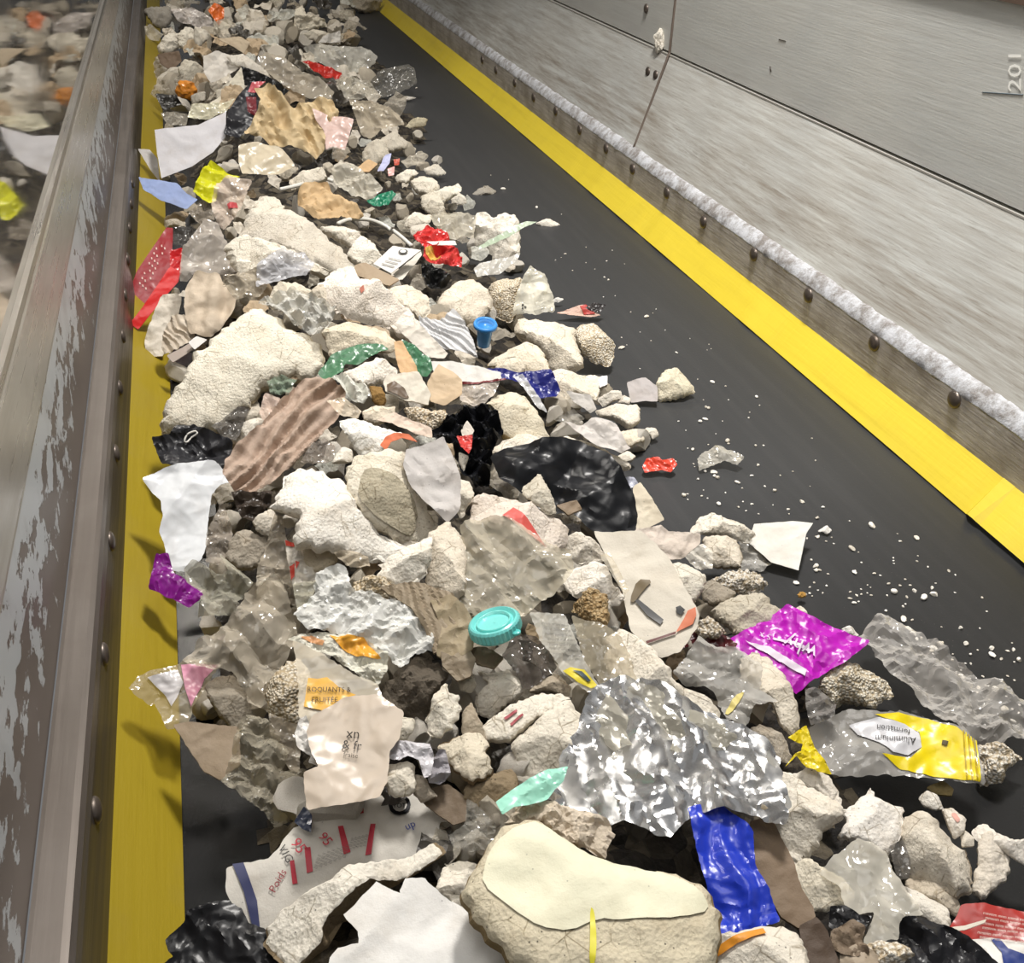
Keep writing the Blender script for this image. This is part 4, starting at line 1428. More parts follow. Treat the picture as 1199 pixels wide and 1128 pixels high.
I('paper_strips', 'paper', 'fanned white and grey paper strips left of the blue cup', 'paper', 'dcdcdd',
  '492,371 517,376 530,363 541,374 553,399 558,418 548,412 524,408 503,396 494,381', lift=.08, fold=((495, 370), (550, 412), .12, .05), cr=.03, dens=40)
I('paper_sheet', 'paper', 'creased off white sheet under the fanned paper strips', 'paper', 'd9d2c6',
  '462,381 496,385 523,413 519,420 500,417 485,404', lift=.07)
I('paper_sheet', 'paper', 'smooth white sheet edge above the navy film', 'paper', 'e3e0da',
  '505,424 530,424 560,430 584,436 585,445 540,449 515,445', lift=.07, cr=.03)
o = I('plastic_film', 'plastic film', 'milky film with a thin dark red line above the crinkled black bag', 'film70', 'd3c9bd',
      '538,450 585,445 576,465 560,476 540,470', lift=.066)
D(o, 'red_line', '6b1f22', '538,449 560,448 592,444 592,446 560,450.5 538,451.5', up=.002)
I('paper_scrap', 'paper', 'tan paper flap right of the open box', 'board', 'c2ab8c',
  '501,449 514,428 528,435 540,445 540,462 520,474 505,470', lift=.075, th=.001)
I('plastic_bag', 'bag', 'flat green film sheet left of the tan triangular flap', 'poly', '4d7a5a',
  '374,436 390,415 420,404 445,404 453,410 432,417 420,426 404,428 402,436 384,446', lift=.075, cr=.06)
I('plastic_bag', 'bag', 'green film wrapped behind the tan triangular flap', 'poly', '477657',
  '471,399 482,403 503,420 506,431 500,441 489,435 475,412', lift=.075, cr=.09)
I('cardboard_flap', 'cardboard', 'tan triangular card flap between the two green films', 'board', 'c9a57a',
  '462,401 471,400 487,429 489,438 469,436 464,419', lift=.088, th=.003)
ox = I('open_box', 'box', 'small open white carton box with dark inside below the tan triangular flap', 'paper', 'ddd5c5',
  '450,447 455,440 489,436 503,461 500,473 475,468 453,459', lift=.085, th=.003, cr=.05)
D(ox, 'dark_inside', '5d4a36', '453,451 462,447 474,456 479,466 474,467 454,459', up=.002)
I('foam_chunk', 'foam piece', 'smooth white foam piece below the flat green film', 'foam', 'ece2d2',
  '404,428 446,417 462,426 464,436 450,441 429,450 407,437', lift=.085, T=.35, rough=.05)
I('plastic_film', 'plastic film', 'bunched white film left of the brown nut', 'film80', 'e2dbce',
  '388,442 400,438 429,452 432,465 418,472 404,458', lift=.085, cr=.14)
I('brown_lump', 'scrap', 'rusty brown nut-like lump beside the open white box', 'foam', '8d6e3f',
  '432,450 446,448 452,466 446,473 437,468', lift=.08, T=.6)
bg = I('cloth_bag', 'cloth', 'long dusty pink tan bag with deep lengthwise folds', 'cloth', 'b39d8c',
       '358,446 390,451 401,460 398,484 384,500 360,525 341,545 304,573 288,580 272,563 265,552 268,538 283,520 310,497 327,474 345,455', lift=.085, w=.55,
       fold=((390, 455), (280, 570), .13, .055), cr=.06, dens=60)
I('plastic_film', 'plastic film', 'beige film flap at the top end of the folded tan bag', 'film75', 'd2c5b0',
  '383,470 402,466 423,482 418,490 398,486', lift=.09)
I('foam_chunk', 'foam piece', 'folded cream strip right of the beige film flap', 'foam', 'dccdb2',
  '425,481 439,472 453,472 462,470 460,481 445,493 428,492', lift=.085)
I('paper_sheet', 'paper', 'pinkish paper sheet left of the crinkled black bag', 'paper', 'd2bfae',
  '443,492 462,484 494,497 504,501 505,512 487,508 470,500', lift=.085)
I('foam_chunk', 'foam piece', 'crumbly cream foam beside the crinkled black bag top', 'bead', 'dfd0b6',
  '473,472 503,475 519,472 526,480 517,491 507,499 482,487', lift=.08, T=.45, rough=.18)
I('foam_chunk', 'foam piece', 'bright white foam shard above the speckled block', 'foam', 'f2eee6',
  '398,488 414,486 439,498 471,502 453,514 445,526 423,531 414,518', lift=.095, w=.55, T=.3, rough=.04)
I('label_scrap', 'paper', 'curled orange red label strip beside the bright white shard', 'paper', 'c8683f',
  '446,521 452,512 462,507 478,509 488,518 470,513 458,518 453,527', lift=.1, cr=.04)
I('foam_chunk', 'foam piece', 'small pale foam peg above the three cornered white slab', 'foam', 'e3dac8',
  '389,540 393,530 402,521 412,524 411,538', lift=.085)
I('plastic_film', 'plastic film', 'smoky film window above the three cornered white slab', 'film60', '8f857a',
  '352,541 366,520 380,514 392,524 390,540 368,543', lift=.045)

# ---- left middle: the big block and what lies against the skirt
I('foam_block', 'foam block', 'huge wedge shaped cream foam block over the dull skirt', 'foam', 'e9e0c9',
  '193,485 198,465 208,451 216,435 230,412 249,394 274,370 294,359 310,362 336,377 350,385 362,392 372,408 372,429 358,435 338,433 310,442 292,460 285,471 260,492 228,497 193,494',
  lift=.075, w=.6, T=.28, rough=.035, rim=.16, dens=46, fk=.35, side='c8b893')
I('plastic_film', 'plastic film', 'greenish clear film under the lower edge of the huge wedge block', 'film60', '7f8f7c',
  '313,446 330,440 347,445 338,460 318,462', lift=.075)
I('plastic_film', 'plastic film', 'dark grey film hanging below the huge wedge block', 'film80', '57534e',
  '248,498 262,492 285,472 293,470 284,500 276,516 262,512', lift=.05)
I('foam_ball', 'foam piece', 'small round white foam ball below the huge wedge block', 'foam', 'ddd5c5',
  '281,499 286,490 299,484 314,490 303,502 290,512', lift=.06, T=.7)
I('plastic_film', 'plastic film', 'pinkish film strip left of the folded tan bag', 'film75', 'c9b3a5',
  '304,484 310,461 328,467 318,488 308,492', lift=.075)
bb = I('plastic_bag', 'bag', 'dark grey bag with a white pull loop at the dull skirt', 'poly', '2c2c2f',
       '180,513 201,511 207,502 224,499 245,507 270,518 268,540 262,552 240,548 205,549 192,545', lift=.075, w=.55, cr=.12, dens=40)
fr, zf, _, _ = o_ctx[bb.name]
lp = []
for (x, y) in pts('216,517 220,510 229,507 231,510 224,513 219,519 216,518'):
    q = fr.to2(x, y)
    lp.append(Vector((q[0], q[1], zf(*q) + .006)))
tube('pull_loop', smooth_path(lp, 4), .0016, mat('ink', 'd9d6cf'), 6, bb)
I('plastic_bag', 'bag', 'white plastic bag hanging over the dull yellow skirt', 'poly', 'e4e7ea',
  '169,563 196,550 209,546 249,543 272,564 256,568 246,580 242,609 241,637 235,653 217,667 200,665 193,633 188,621 192,605 190,587 182,580',
  lift=.085, w=.6, cr=.04, lam=.5, dens=44)
I('food_bag', 'bag', 'dark purple shiny wrapper below the hanging white bag', 'poly', '7d1a80',
  '184,651 198,651 203,671 235,692 237,699 221,710 198,699 175,688', lift=.075, w=.55, cr=.09)
I('plastic_film', 'plastic film', 'crinkled clear film beside the dark purple wrapper', 'film52', 'aaa797',
  '217,667 228,658 256,676 267,672 256,648 278,669 295,685 278,704 272,717 255,720 232,719 239,696 221,682', lift=.085, w=.55, cr=.12)
I('plastic_film', 'plastic film', 'tall pointed clear film standing above the milky puffed bag', 'film55', 'b2a896',
  '322,605 331,609 338,655 341,688 330,680 320,669 301,688 302,667 313,635', lift=.095, w=.65)
I('plastic_film', 'plastic film', 'small clear film cone right of the hanging white bag', 'film55', 'a1978a',
  '260,589 271,619 272,641 256,662 242,657 242,626', lift=.075, w=.6)
I('foam_chunk', 'foam piece', 'greyish lump right of the small clear film cone', 'foam', 'a89c88',
  '270,628 285,618 313,633 303,657 281,662 263,648', lift=.075, T=.5)
I('plastic_bag', 'bag', 'dark brown film below the end of the folded tan bag', 'poly', '3a322b',
  '272,578 290,578 318,576 316,590 299,612 282,604', lift=.065, cr=.12)
I('foam_chunk', 'foam piece', 'white foam corner left of the three cornered slab', 'foam', 'cfc5b2',
  '297,609 318,591 324,606 315,622 300,618', lift=.08)
o = I('food_wrapper', 'wrapper', 'white wrapper with red marks under the three cornered slab', 'film80', 'd5cfc3',
      '334,634 345,638 357,645 371,680 343,684 338,661', lift=.085)
for q in ('334,634 345,637 345,641 335,640', '339,664 345,660 345,676 341,680', '346,658 351,660 347,668'):
    D(o, 'red_mark', 'c23a26', q, up=.002)
I('plastic_film', 'plastic film', 'greenish clear film tongue below the red marked wrapper', 'film55', 'adaa98',
  '343,684 371,681 363,710 348,712', lift=.075)
I('foam_chunk', 'foam piece', 'frosted foam lump wrapped by the milky puffed bag', 'foam', 'd3cab6',
  '300,690 306,671 318,668 329,671 336,695 325,712 306,712', lift=.06)

# red tray
rt = I('plastic_tray', 'tray', 'bright red plastic tray tipped against the dull skirt', 'poly', '93101a',
       '152,343 161,318 178,292 194,269 201,270 201,283 199,312 186,335 154,378 150,372', lift=.1, w=.65, cr=.015, th=.0025, jag=0, dens=36)  # back panel's shade is in its darker red; lip and end are brighter
I('tray_lip', None, None, 'poly', 'd3211f', '199,312 211,318 209,330 190,351 162,386 152,379 168,358', lift=.115, w=.75, cr=.01, th=.0025, jag=0, parent=rt)
I('tray_end', None, None, 'poly', 'b31a1e', '199,294 214,290 212,322 203,330 199,312', lift=.11, w=.6, cr=.06, th=.002, jag=0, parent=rt)
for k in range(9):
    t = k / 8
    x, y = 163 + t * 22, 331 - t * 47
    for j in range(3):
        if (k + j) % 5 != 3:
            D(rt, 'printed_dot', 'd8b8ae', f'{x + j * 3.5},{y + j * 3} {x + 1.5 + j * 3.5},{y + j * 3} {x + 1.9 + j * 3.5},{y + 2.6 + j * 3} {x + .4 + j * 3.5},{y + 2.6 + j * 3}', up=.002)
I('foam_roll', 'foam piece', 'slim grey white roll standing below the red tray', 'cloth', 'cfc7b9',
  '189,347 205,345 212,352 208,370 196,380 192,415 173,417 170,398 180,370', lift=.075, w=.6, cr=.08, th=.004)
I('cloth_roll', 'cloth', 'rolled up beige cloth coil below the red tray', 'cloth', 'c5b9a8',
  '192,389 203,370 216,370 222,385 228,393 217,403 194,414 190,408', lift=.085, w=.6, cr=.08, fold=((200, 375), (220, 398), .2, .08))
I('card', 'cardboard', 'taupe card beside the rolled up beige cloth', 'board', 'a1948a', '196,416 212,408 224,401 228,408 203,424', lift=.075, th=.002, cr=.01)
I('card', 'cardboard', 'white card corner touching the huge wedge block', 'paper', 'e5e2dd', '221,401 230,394 242,398 228,409', lift=.08, cr=.01)
I('cloth_bundle', 'cloth', 'tan cloth bundle shaped like a sleeve above the huge wedge block', 'cloth', 'c4b5a1',
  '219,336 230,320 256,322 260,332 276,345 272,366 256,384 246,393 223,389 219,373 217,361', lift=.085, w=.6, cr=.07, fold=((240, 325), (235, 390), .35, .06))
I('plastic_film', 'plastic film', 'grey translucent sleeve film above the tan cloth bundle', 'film70', 'b0a89e',
  '212,327 214,295 226,278 239,258 255,263 261,278 272,301 276,318 262,322 230,320 221,329', lift=.085, w=.6, cr=.06)

# ---- upper left: the long box and neighbours
I('foam_box', 'foam block', 'long box shaped packing block wrapped in grey film', 'foam', 'd7cdba',
  '283,266 293,240 303,212 324,214 336,240 374,260 413,285 420,293 398,305 388,310 353,296 320,280', lift=.09, w=.45, T=.3, rough=.02, rim=.08, dens=38)
I('foam_box', 'foam block', 'pale front flap of the long packing block', 'foam', 'dfd6c2',
  '263,281 283,268 320,281 353,297 386,310 378,316 355,307 330,302 300,311 276,308', lift=.085, w=.6, T=.2, rough=.03)
I('foam_chunk', 'foam piece', 'rounded corner lump below the pale front flap', 'foam', 'e1d8c4', '274,304 285,290 301,308 296,320 281,321', lift=.09)
I('plastic_film', 'plastic film', 'bluish grey shiny film below the long packing block', 'film70', 'b3b3b6',
  '303,309 327,295 355,297 367,309 358,325 332,326 302,337', lift=.088, cr=.1)
I('plastic_film', 'plastic film', 'brownish glossy film left of the bluish grey film', 'film65', 'a09684',
  '263,324 284,318 302,315 312,332 302,348 274,348 262,336', lift=.08, cr=.1)
I('foam_chunk', 'foam piece', 'rounded speckled foam lump below the bluish grey film', 'foam', 'd8cdb5',
  '312,350 323,332 346,324 362,332 358,342 337,347 321,355', lift=.085, T=.5)
I('foam_chunk', 'foam piece', 'small nut sized foam lump right of the rounded speckled one', 'foam', 'cbbfa8',
  '364,338 376,329 387,343 383,351 370,349', lift=.08, T=.6)
I('plastic_film', 'plastic film', 'silvery crinkled clear film above the huge wedge block', 'film70', 'c8c7c0',
  '304,354 330,345 345,340 370,350 393,362 385,378 372,393 360,387 345,377 325,364', lift=.088, cr=.13, lam=.2)
o = I('foam_slab', 'foam piece', 'wide white foam slab with a tiny red spot at mid heap', 'foam', 'efe3d3',
      '373,325 394,302 412,301 417,318 451,335 475,350 492,366 488,382 465,376 450,370 427,369 405,358 386,350 378,335', lift=.088, w=.5, T=.28, rough=.05, dens=38)
D(o, 'red_spot', 'd98a78', '421,340 426,338 427,343 423,345', up=.002)
I('foam_slab', 'foam piece', 'cream foam slab right of the wide white slab with red spot', 'foam', 'e6d9c1',
  '452,336 477,331 500,340 502,358 492,369 470,356', lift=.075, T=.3)
I('cardboard_flap', 'cardboard', 'flat brown card lying beside the white booklet', 'board', 'a08d74',
  '417,311 428,308 448,318 466,327 455,334 435,328 415,321', lift=.088, th=.004, cr=.015)
I('foam_chunk', 'foam piece', 'row-like tan foam piece above the flat green film', 'foam', 'dfd0b2',
  '379,382 400,371 414,373 446,371 464,396 453,404 429,401 402,407 388,412', lift=.08, T=.35, side='b19b7c')
bk_ = I('booklet', 'booklet', 'small white booklet with a black ring mark on its cover', 'paper', 'efece6',
        '437,309 460,288 493,293 458,320', lift=.105, w=.5, cr=.012, th=.0015, soft=False, jag=0)
circ = [(472 + 5.5 * math.cos(a / 12 * 6.283), 295.5 + 3 * math.sin(a / 12 * 6.283)) for a in range(12)]
D(bk_, 'ring_mark', '33322f', circ, up=.0025)
circ = [(472 + 3.6 * math.cos(a / 12 * 6.283), 295.5 + 1.9 * math.sin(a / 12 * 6.283)) for a in range(12)]
D(bk_, 'ring_centre', 'e6e3dc', circ, up=.004)
for k in range(3):
    D(bk_, 'print_line', '8d8a84', f'{447 + k * 4},{309 - k * 3.4} {462 + k * 4},{312.5 - k * 3.4} {462 + k * 4},{313.6 - k * 3.4} {447 + k * 4},{310 - k * 3.4}', up=.0025)
I('booklet_pages', None, None, 'paper', 'd9d4c8', '460,321 493,294 494,299 472,327 466,328', lift=.09, w=.3, cr=.03, jag=0, parent=bk_)
rc = I('food_wrapper', 'wrapper', 'crumpled red and gold wrapper beside the white booklet', 'poly', 'cf3f3d',
       '485,279 501,265 524,274 526,283 540,301 539,312 524,309 510,312 496,302 498,290', lift=.09, cr=.14, lam=.25)
D(rc, 'gold_patch', 'd9b25a', '498,291 506,293 517,305 510,309 499,300', 'poly', .0016)
I('plastic_strip', 'strip', 'white plastic strip lying across the red and gold wrapper', 'paper', 'e6e3de', '500,283 532,282 534,287 508,287', lift=.105, cr=.02)
I('plastic_bag', 'bag', 'black bag scrap in the hollow below the red and gold wrapper', 'poly', '121212',
  '494,308 515,315 528,325 520,336 505,339 495,325', lift=.06, cr=.15)
I('foam_lump', 'foam piece', 'puffy white folded foam lump at the heap edge', 'foam', 'f0e9d9',
  '555,263 558,249 571,247 579,255 590,248 604,249 608,274 606,292 592,299 579,295 574,285 556,278', lift=.075, w=.6, T=.5, rough=.16)
I('plastic_strip', 'strip', 'pale green strap across the puffy white lump', 'poly', 'a9b8a0',
  '562,288 575,280 592,271 604,264 615,260 627,261 612,267 596,277 574,287 563,291', lift=.105, cr=.03)
I('plastic_film', 'plastic film', 'grey printed sheet below the puffy white lump', 'poly', 'b3b0a8',
  '556,315 563,308 580,304 597,301 608,297 604,306 585,320 560,324', lift=.065, cr=.06)
I('plastic_film', 'plastic film', 'clear tub-like film left of the puffy white lump', 'film65', 'c6bfae',
  '505,253 520,249 539,249 556,256 553,278 526,279 510,264', lift=.07, cr=.1)
I('foam_chunk', 'foam piece', 'oblong cream foam bar left of the clear tub-like film', 'foam', 'e9dfcb', '475,255 484,247 505,246 501,257 484,262 474,261', lift=.06)
I('foam_chunk', 'foam piece', 'grey cream lump above the red and gold wrapper', 'foam', 'cfc5b3', '480,263 500,258 508,268 492,279 481,273', lift=.06)
I('foam_bone', 'foam piece', 'bone shaped foam piece pointing at the bare belt', 'foam', 'eae3cf',
  '503,223 521,217 535,209 540,214 535,223 521,233 515,234', lift=.06, T=.4)
I('foam_chunk', 'foam piece', 'small round foam nub below the bone shaped piece tip', 'foam', 'eae2d0', '528,228 535,223 544,226 546,233 538,236 529,235', lift=.03, T=.6)
I('foam_box', 'foam piece', 'hollow boxy foam piece left of the bone shaped piece', 'foam', 'd9cfb8',
  '493,225 510,221 519,233 519,246 500,243 494,237', lift=.06, rim=.1)
I('foam_chunk', 'foam piece', 'pale angular foam above the hollow boxy piece', 'foam', 'e2d8c3', '481,212 493,201 510,205 514,217 500,223 486,220', lift=.06)
I('foam_chunk', 'foam piece', 'wing shaped foam tip at the heap edge above the bone shaped piece', 'foam', 'e9e2d0', '496,193 509,190 522,198 512,203 500,200', lift=.04)
I('foam_chunk', 'foam piece', 'oblong white foam piece beside the pink scrap', 'foam', 'e7dfcb', '463,203 484,193 489,198 477,211 466,208', lift=.065)
I('plastic_film', 'plastic film', 'greyish film roll above the oblong white piece by the pink scrap', 'film70', 'c0b8a8', '470,189 493,177 501,184 491,193 477,196', lift=.06)
I('plastic_scrap', 'scrap', 'tiny orange red scrap above the pink scrap', 'poly', 'b9503c', '461,187 468,186 467,193 462,194', lift=.075)
I('plastic_scrap', 'scrap', 'small pink scrap beside the lilac paper', 'poly', 'dba6a0', '454,198 462,195 461,205 455,206', lift=.078)
I('paper_scrap', 'paper', 'small lilac paper strip', 'paper', 'b9bcdc', '442,200 451,182 458,180 456,191 449,200', lift=.085)
I('wood_scrap', 'scrap', 'small tan wooden bits left of the lilac paper', 'board', 'c7a67c', '419,196 431,187 442,192 432,201 421,201', lift=.075, th=.004)
I('plastic_film', 'plastic film', 'bright green film scrap at the far heap', 'poly', '237a5b', '430,235 442,230 458,223 463,228 454,240 438,241', lift=.07, cr=.1)
I('cloth_scrap', 'cloth', 'tan crumpled paper bag lying between two white cords', 'cloth', 'c0a47c',
  '350,228 359,218 383,216 392,228 413,240 424,251 417,256 399,253 396,259 371,255 351,243', lift=.088, cr=.15)
cord('loose_string', 'cord', 'thin white cord curving above the tan crumpled paper bag', 'poly', 'e9e7df', '328,222 353,216 376,209 390,212', .005, .065)
cord('loose_string', 'cord', 'thin white cord curving below the tan crumpled paper bag down to the booklet', 'poly', 'e9e7df', '396,262 410,257 435,258 460,270 482,288', .005, .07)
I('foam_chunk', 'foam piece', 'small pale foam heap under the lower white cord', 'foam', 'ddd3bf', '375,263 400,259 420,266 425,280 414,286 395,276', lift=.085)
I('foam_chunk', 'foam piece', 'white foam piece left of the booklet', 'foam', 'e8e0cd', '406,297 414,285 424,274 438,285 448,300 435,311 420,305', lift=.085)
I('plastic_film', 'plastic film', 'white and grey bunched film above the green scrap', 'film75', 'c9c3b4',
  '389,204 399,187 410,191 430,205 447,221 436,232 420,231 399,220', lift=.08, cr=.14)
I('foam_chunk', 'foam piece', 'pale foam bundle above the upper white cord', 'foam', 'dad0bb', '339,204 351,196 378,195 381,205 358,214 342,215', lift=.085)

# ---- far left
I('plastic_bag', 'bag', 'beige flattened bag above the long packing block', 'poly', 'c4b8a0',
  '281,189 281,172 301,167 327,174 341,188 343,193 327,203 300,204 285,203', lift=.09, w=.6, cr=.05)
I('food_wrapper', 'wrapper', 'lime yellow wrapper at the far heap', 'poly', 'c3c31c',
  '227,223 237,201 247,189 263,201 280,207 263,210 255,217 253,235 246,239 232,228', lift=.095, w=.6, cr=.1)
o = I('plastic_film', 'plastic film', 'pinkish clear film right of the lime yellow wrapper', 'film60', 'd0c0b0',
      '248,240 255,214 267,207 294,212 287,231 276,251 263,269 255,260', lift=.098, w=.6)
D(o, 'red_mark', 'b5484c', '266,240 277,237 279,244 268,247', up=.003)
I('plastic_film', 'plastic film', 'grey brown film below the lime yellow wrapper', 'film75', '8f8679', '221,249 235,235 248,240 251,258 235,263', lift=.075)
I('foam_chunk', 'foam piece', 'small foam stub alone by the dull skirt below the blue paper', 'foam', 'b5a992', '193,256 205,254 215,256 216,262 195,263', lift=.05)
I('plastic_film', 'plastic film', 'dark film curl above the red tray', 'film80', '45423f', '201,268 225,265 228,276 215,288 203,286', lift=.055)
I('paper_sheet', 'paper', 'pale blue folded paper resting on the dull skirt', 'paper', '93a4cf',
  '164,208 185,212 207,215 216,226 230,233 217,244 191,235 170,223', lift=.09, w=.6, cr=.04)
I('paper_sheet', 'paper', 'large flat white paper sheet with a fold at the far skirt side', 'paper', 'e2e0e4',
  '181,152 232,147 265,131 264,160 250,178 225,195 189,209 184,180', lift=.11, w=.65, cr=.03, soft=False, jag=.004)
I('paper_sheet', 'paper', 'white paper tongue on the skirt left of the large flat sheet', 'paper', 'd3cfcb', '162,175 175,176 184,186 187,212 177,200', lift=.08, w=.6, cr=.02)
kb = I('plastic_bag', 'bag', 'black bag with a dark red lining at the far heap', 'poly', '26262a',
       '263,156 269,128 285,106 297,96 303,113 302,133 292,147 279,160', lift=.1, w=.65, cr=.05)
D(kb, 'red_lining', 'c25b62', '290,107 295,97 311,95 299,108', 'poly', .002)
D(kb, 'red_lining', '6b2027', '288,113 300,113 301,138 290,131', 'poly', .002)
I('cloth_bundle', 'cloth', 'large crumpled yellowish tan cloth at the far heap', 'cloth', 'c9b48e',
  '299,106 315,99 327,113 343,128 367,119 385,118 395,135 380,151 378,175 367,186 350,173 332,171 305,163 288,156 302,135 308,120', lift=.105, w=.65, cr=.16, lam=.3, dens=50, fold=((320, 105), (350, 172), .19, .05))
I('plastic_film', 'plastic film', 'pale pink film square on the yellowish tan cloth', 'poly', 'd3b7ae',
  '367,129 387,137 413,140 410,151 403,174 390,171 382,175 380,152 371,142', lift=.115, w=.65, cr=.06)
I('plastic_film', 'plastic film', 'long grey film lying behind the yellowish tan cloth', 'film80', 'a59c8c',
  '303,70 314,62 335,69 353,85 374,92 389,106 385,116 360,115 335,101 316,87', lift=.1, w=.65, cr=.07)
I('foil_wrapper', 'wrapper', 'small red foil wrapper between grey films', 'poly', 'b92f26',
  '355,71 371,74 385,79 399,85 399,92 383,92 367,82', lift=.1, w=.65, cr=.08)
I('plastic_film', 'plastic film', 'clear cloudy film above the small red foil wrapper', 'film65', 'bdbab0',
  '357,55 380,53 399,55 424,55 440,67 437,76 413,87 399,85 371,71', lift=.085, w=.65)
I('plastic_film', 'plastic film', 'sparkling clear film right of the small red foil wrapper', 'film60', 'bcb7aa',
  '399,101 413,89 435,99 440,110 424,115 406,117', lift=.08, w=.65, cr=.13)
I('plastic_film', 'plastic film', 'dark grey clear film sheet reaching onto the far bare belt', 'film55', '7d7a73',
  '435,96 447,83 477,76 484,80 487,99 470,108 442,115', lift=.06, w=.65)
I('plastic_film', 'plastic film', 'beige torn film right of the pink film square', 'film75', 'b8ad99',
  '410,117 445,122 465,133 472,147 454,147 433,163 424,158 417,135', lift=.08, w=.65)
I('foam_chunk', 'foam piece', 'shaded foam ridge below the beige torn film', 'foam', 'cec4b0', '440,161 460,151 477,161 477,168 456,175', lift=.07, w=.6)
I('foam_chunk', 'foam piece', 'squarish foam chunk left of the shaded ridge', 'foam', 'd8cdb6', '424,175 431,165 449,165 456,178 436,190 426,184', lift=.08, w=.6)
I('foam_lump', 'foam piece', 'crooked white foam stack at the far heap edge', 'foam', 'e6dcc4',
  '344,30 346,7 355,4 358,16 378,20 380,27 367,31 358,38 348,36', lift=.1, w=.7, T=.4, rough=.16)
I('foam_chunk', 'foam piece', 'pale foam bar below the crooked white stack', 'foam', 'dcd2bc', '356,36 368,31 385,37 398,46 378,52 366,44', lift=.09, w=.7)
I('paper_scrap', 'paper', 'white paper triangle at the far heap edge', 'paper', 'e3dfd8', '380,42 398,36 398,50 373,50', lift=.085, w=.7)
I('foam_boulder', 'foam piece', 'single rough brown boulder on the far end of the belt', 'foam', 'b3a68e',
  '404,-3 413,7 428,13 442,9 447,-2 430,-12', lift=.07, w=.8, T=.6, rough=.12)
I('foam_cube', 'foam piece', 'grey cubic foam piece at the far dull skirt', 'foam', 'a39c90', '168,9 198,4 201,18 193,30 182,30', lift=.1, w=.7)
I('plastic_film', 'plastic film', 'white film below the orange scrap at the far end', 'film80', 'cdc5bf', '201,12 226,9 246,21 251,32 232,32 209,24', lift=.1, w=.7)
I('plastic_scrap', 'scrap', 'orange plastic scrap at the far end', 'poly', 'd86b2c', '244,12 251,4 262,9 262,21 256,29 249,20', lift=.12, w=.7)
I('foam_lump', 'foam piece', 'white lumpy foam cluster at the far dull skirt', 'foam', 'e0d8c5', '184,53 196,37 209,35 211,50 200,59 187,59', lift=.1, w=.7, rough=.15)
I('foam_lump', 'foam piece', 'white lumpy foam cluster right of its twin at the far skirt', 'foam', 'ded6c2', '208,39 217,29 228,35 231,50 217,57 209,51', lift=.105, w=.7, rough=.15)
I('foam_lump', 'foam piece', 'rounded foam piece below the white far film', 'foam', 'd8cfbc', '228,31 242,33 243,44 232,53 227,44', lift=.1, w=.7)
I('paper_scrap', 'paper', 'tan torn card at the far heap below the orange scrap', 'board', 'bfae94', '256,46 281,43 292,50 285,62 274,55', lift=.1, w=.7)
I('paper_scrap', 'paper', 'brown torn card at the far dull skirt', 'board', '6d5a48', '185,64 209,60 212,71 201,83 188,74', lift=.08, w=.7)
I('foam_chunk', 'foam piece', 'cream foam chunk above the orange ball', 'foam', 'cfc6b0', '208,79 216,68 237,76 232,90 217,92', lift=.095, w=.65)
I('paper_sheet', 'paper', 'upright folded white paper at the far heap', 'paper', 'e3ddd3', '239,67 256,60 272,67 278,80 263,92 249,99 240,85', lift=.11, w=.65, cr=.07)
I('foam_chunk', 'foam piece', 'long white foam bar above the black triangular film', 'foam', 'd9d1c2', '265,62 285,62 310,78 315,88 302,84 273,74', lift=.105, w=.65, T=.3)
ob = hit(218, 105, .1)
b_ = lump(None, 'orange_ball', ob, (.036, .036, .034), mat('hard', 'd68a35'), 2)
tag(b_, 'round orange ball at the far dull skirt', 'ball')
I('paper_sheet', 'paper', 'white creased paper behind the large flat white sheet', 'paper', 'dcd5c2', '272,93 282,80 286,103 273,120 246,121 258,112', lift=.105, w=.65, cr=.08)
I('plastic_film', 'plastic film', 'cream film layer with a greenish edge on the large flat sheet', 'film85', 'd8d2b8', '226,122 256,121 274,117 263,131 246,139 221,138', lift=.105, w=.65)
I('foam_chunk', 'foam piece', 'grey lump right of the orange ball', 'foam', 'b1a998', '223,110 240,105 240,117 225,120', lift=.095, w=.65)
I('plastic_film', 'plastic film', 'dull film flap above the large flat sheet corner', 'film75', 'a8a193', '189,133 203,131 220,135 217,147 196,146', lift=.095, w=.65)
I('plastic_bag', 'bag', 'dark film scrap at the far skirt below the orange ball', 'poly', '34322f', '182,110 205,112 213,122 191,129', lift=.07, w=.65)
I('plastic_bag', 'bag', 'black triangular film behind the yellowish tan cloth', 'poly', '1a1a1b', '283,78 300,84 318,92 338,106 330,110 310,97 288,101', lift=.095, w=.65)

# ---- heap edge by the bare belt, lower right
I('paper_sheet', 'paper', 'clean white paper square lying out on the bare belt', 'paper', 'e9e7df',
  '883,613 906,612 928,610 952,613 944,625 935,668 903,659 876,636', lift=.03, w=.3, cr=.03, soft=False, jag=.004)
I('plastic_film', 'plastic film', 'grey film tongue under the clean white paper square', 'film75', 'b5b2ab', '866,632 878,639 903,660 892,668 867,666', lift=.012, w=.3)
I('foam_chunk', 'foam piece', 'arched cream foam piece above the boxy foam at the belt', 'foam', 'eae2d0',
  '809,618 823,598 837,594 848,605 866,607 883,618 876,628 850,623 834,621', lift=.06, w=.5, T=.4, rough=.1)
I('foam_chunk', 'foam piece', 'boxy cream foam piece with a shaded side by the white paper square', 'foam', 'dfd2bb',
  '825,625 862,625 868,641 867,659 835,657 827,640', lift=.045, w=.45, T=.5, rim=.12, side='a8967a')  # shade of the side is painted by its darker colour
I('plastic_film', 'plastic film', 'pale pleated film left of the boxy cream foam', 'film80', 'd2cdc2', '800,648 823,637 834,646 834,667 815,666', lift=.045, cr=.08)
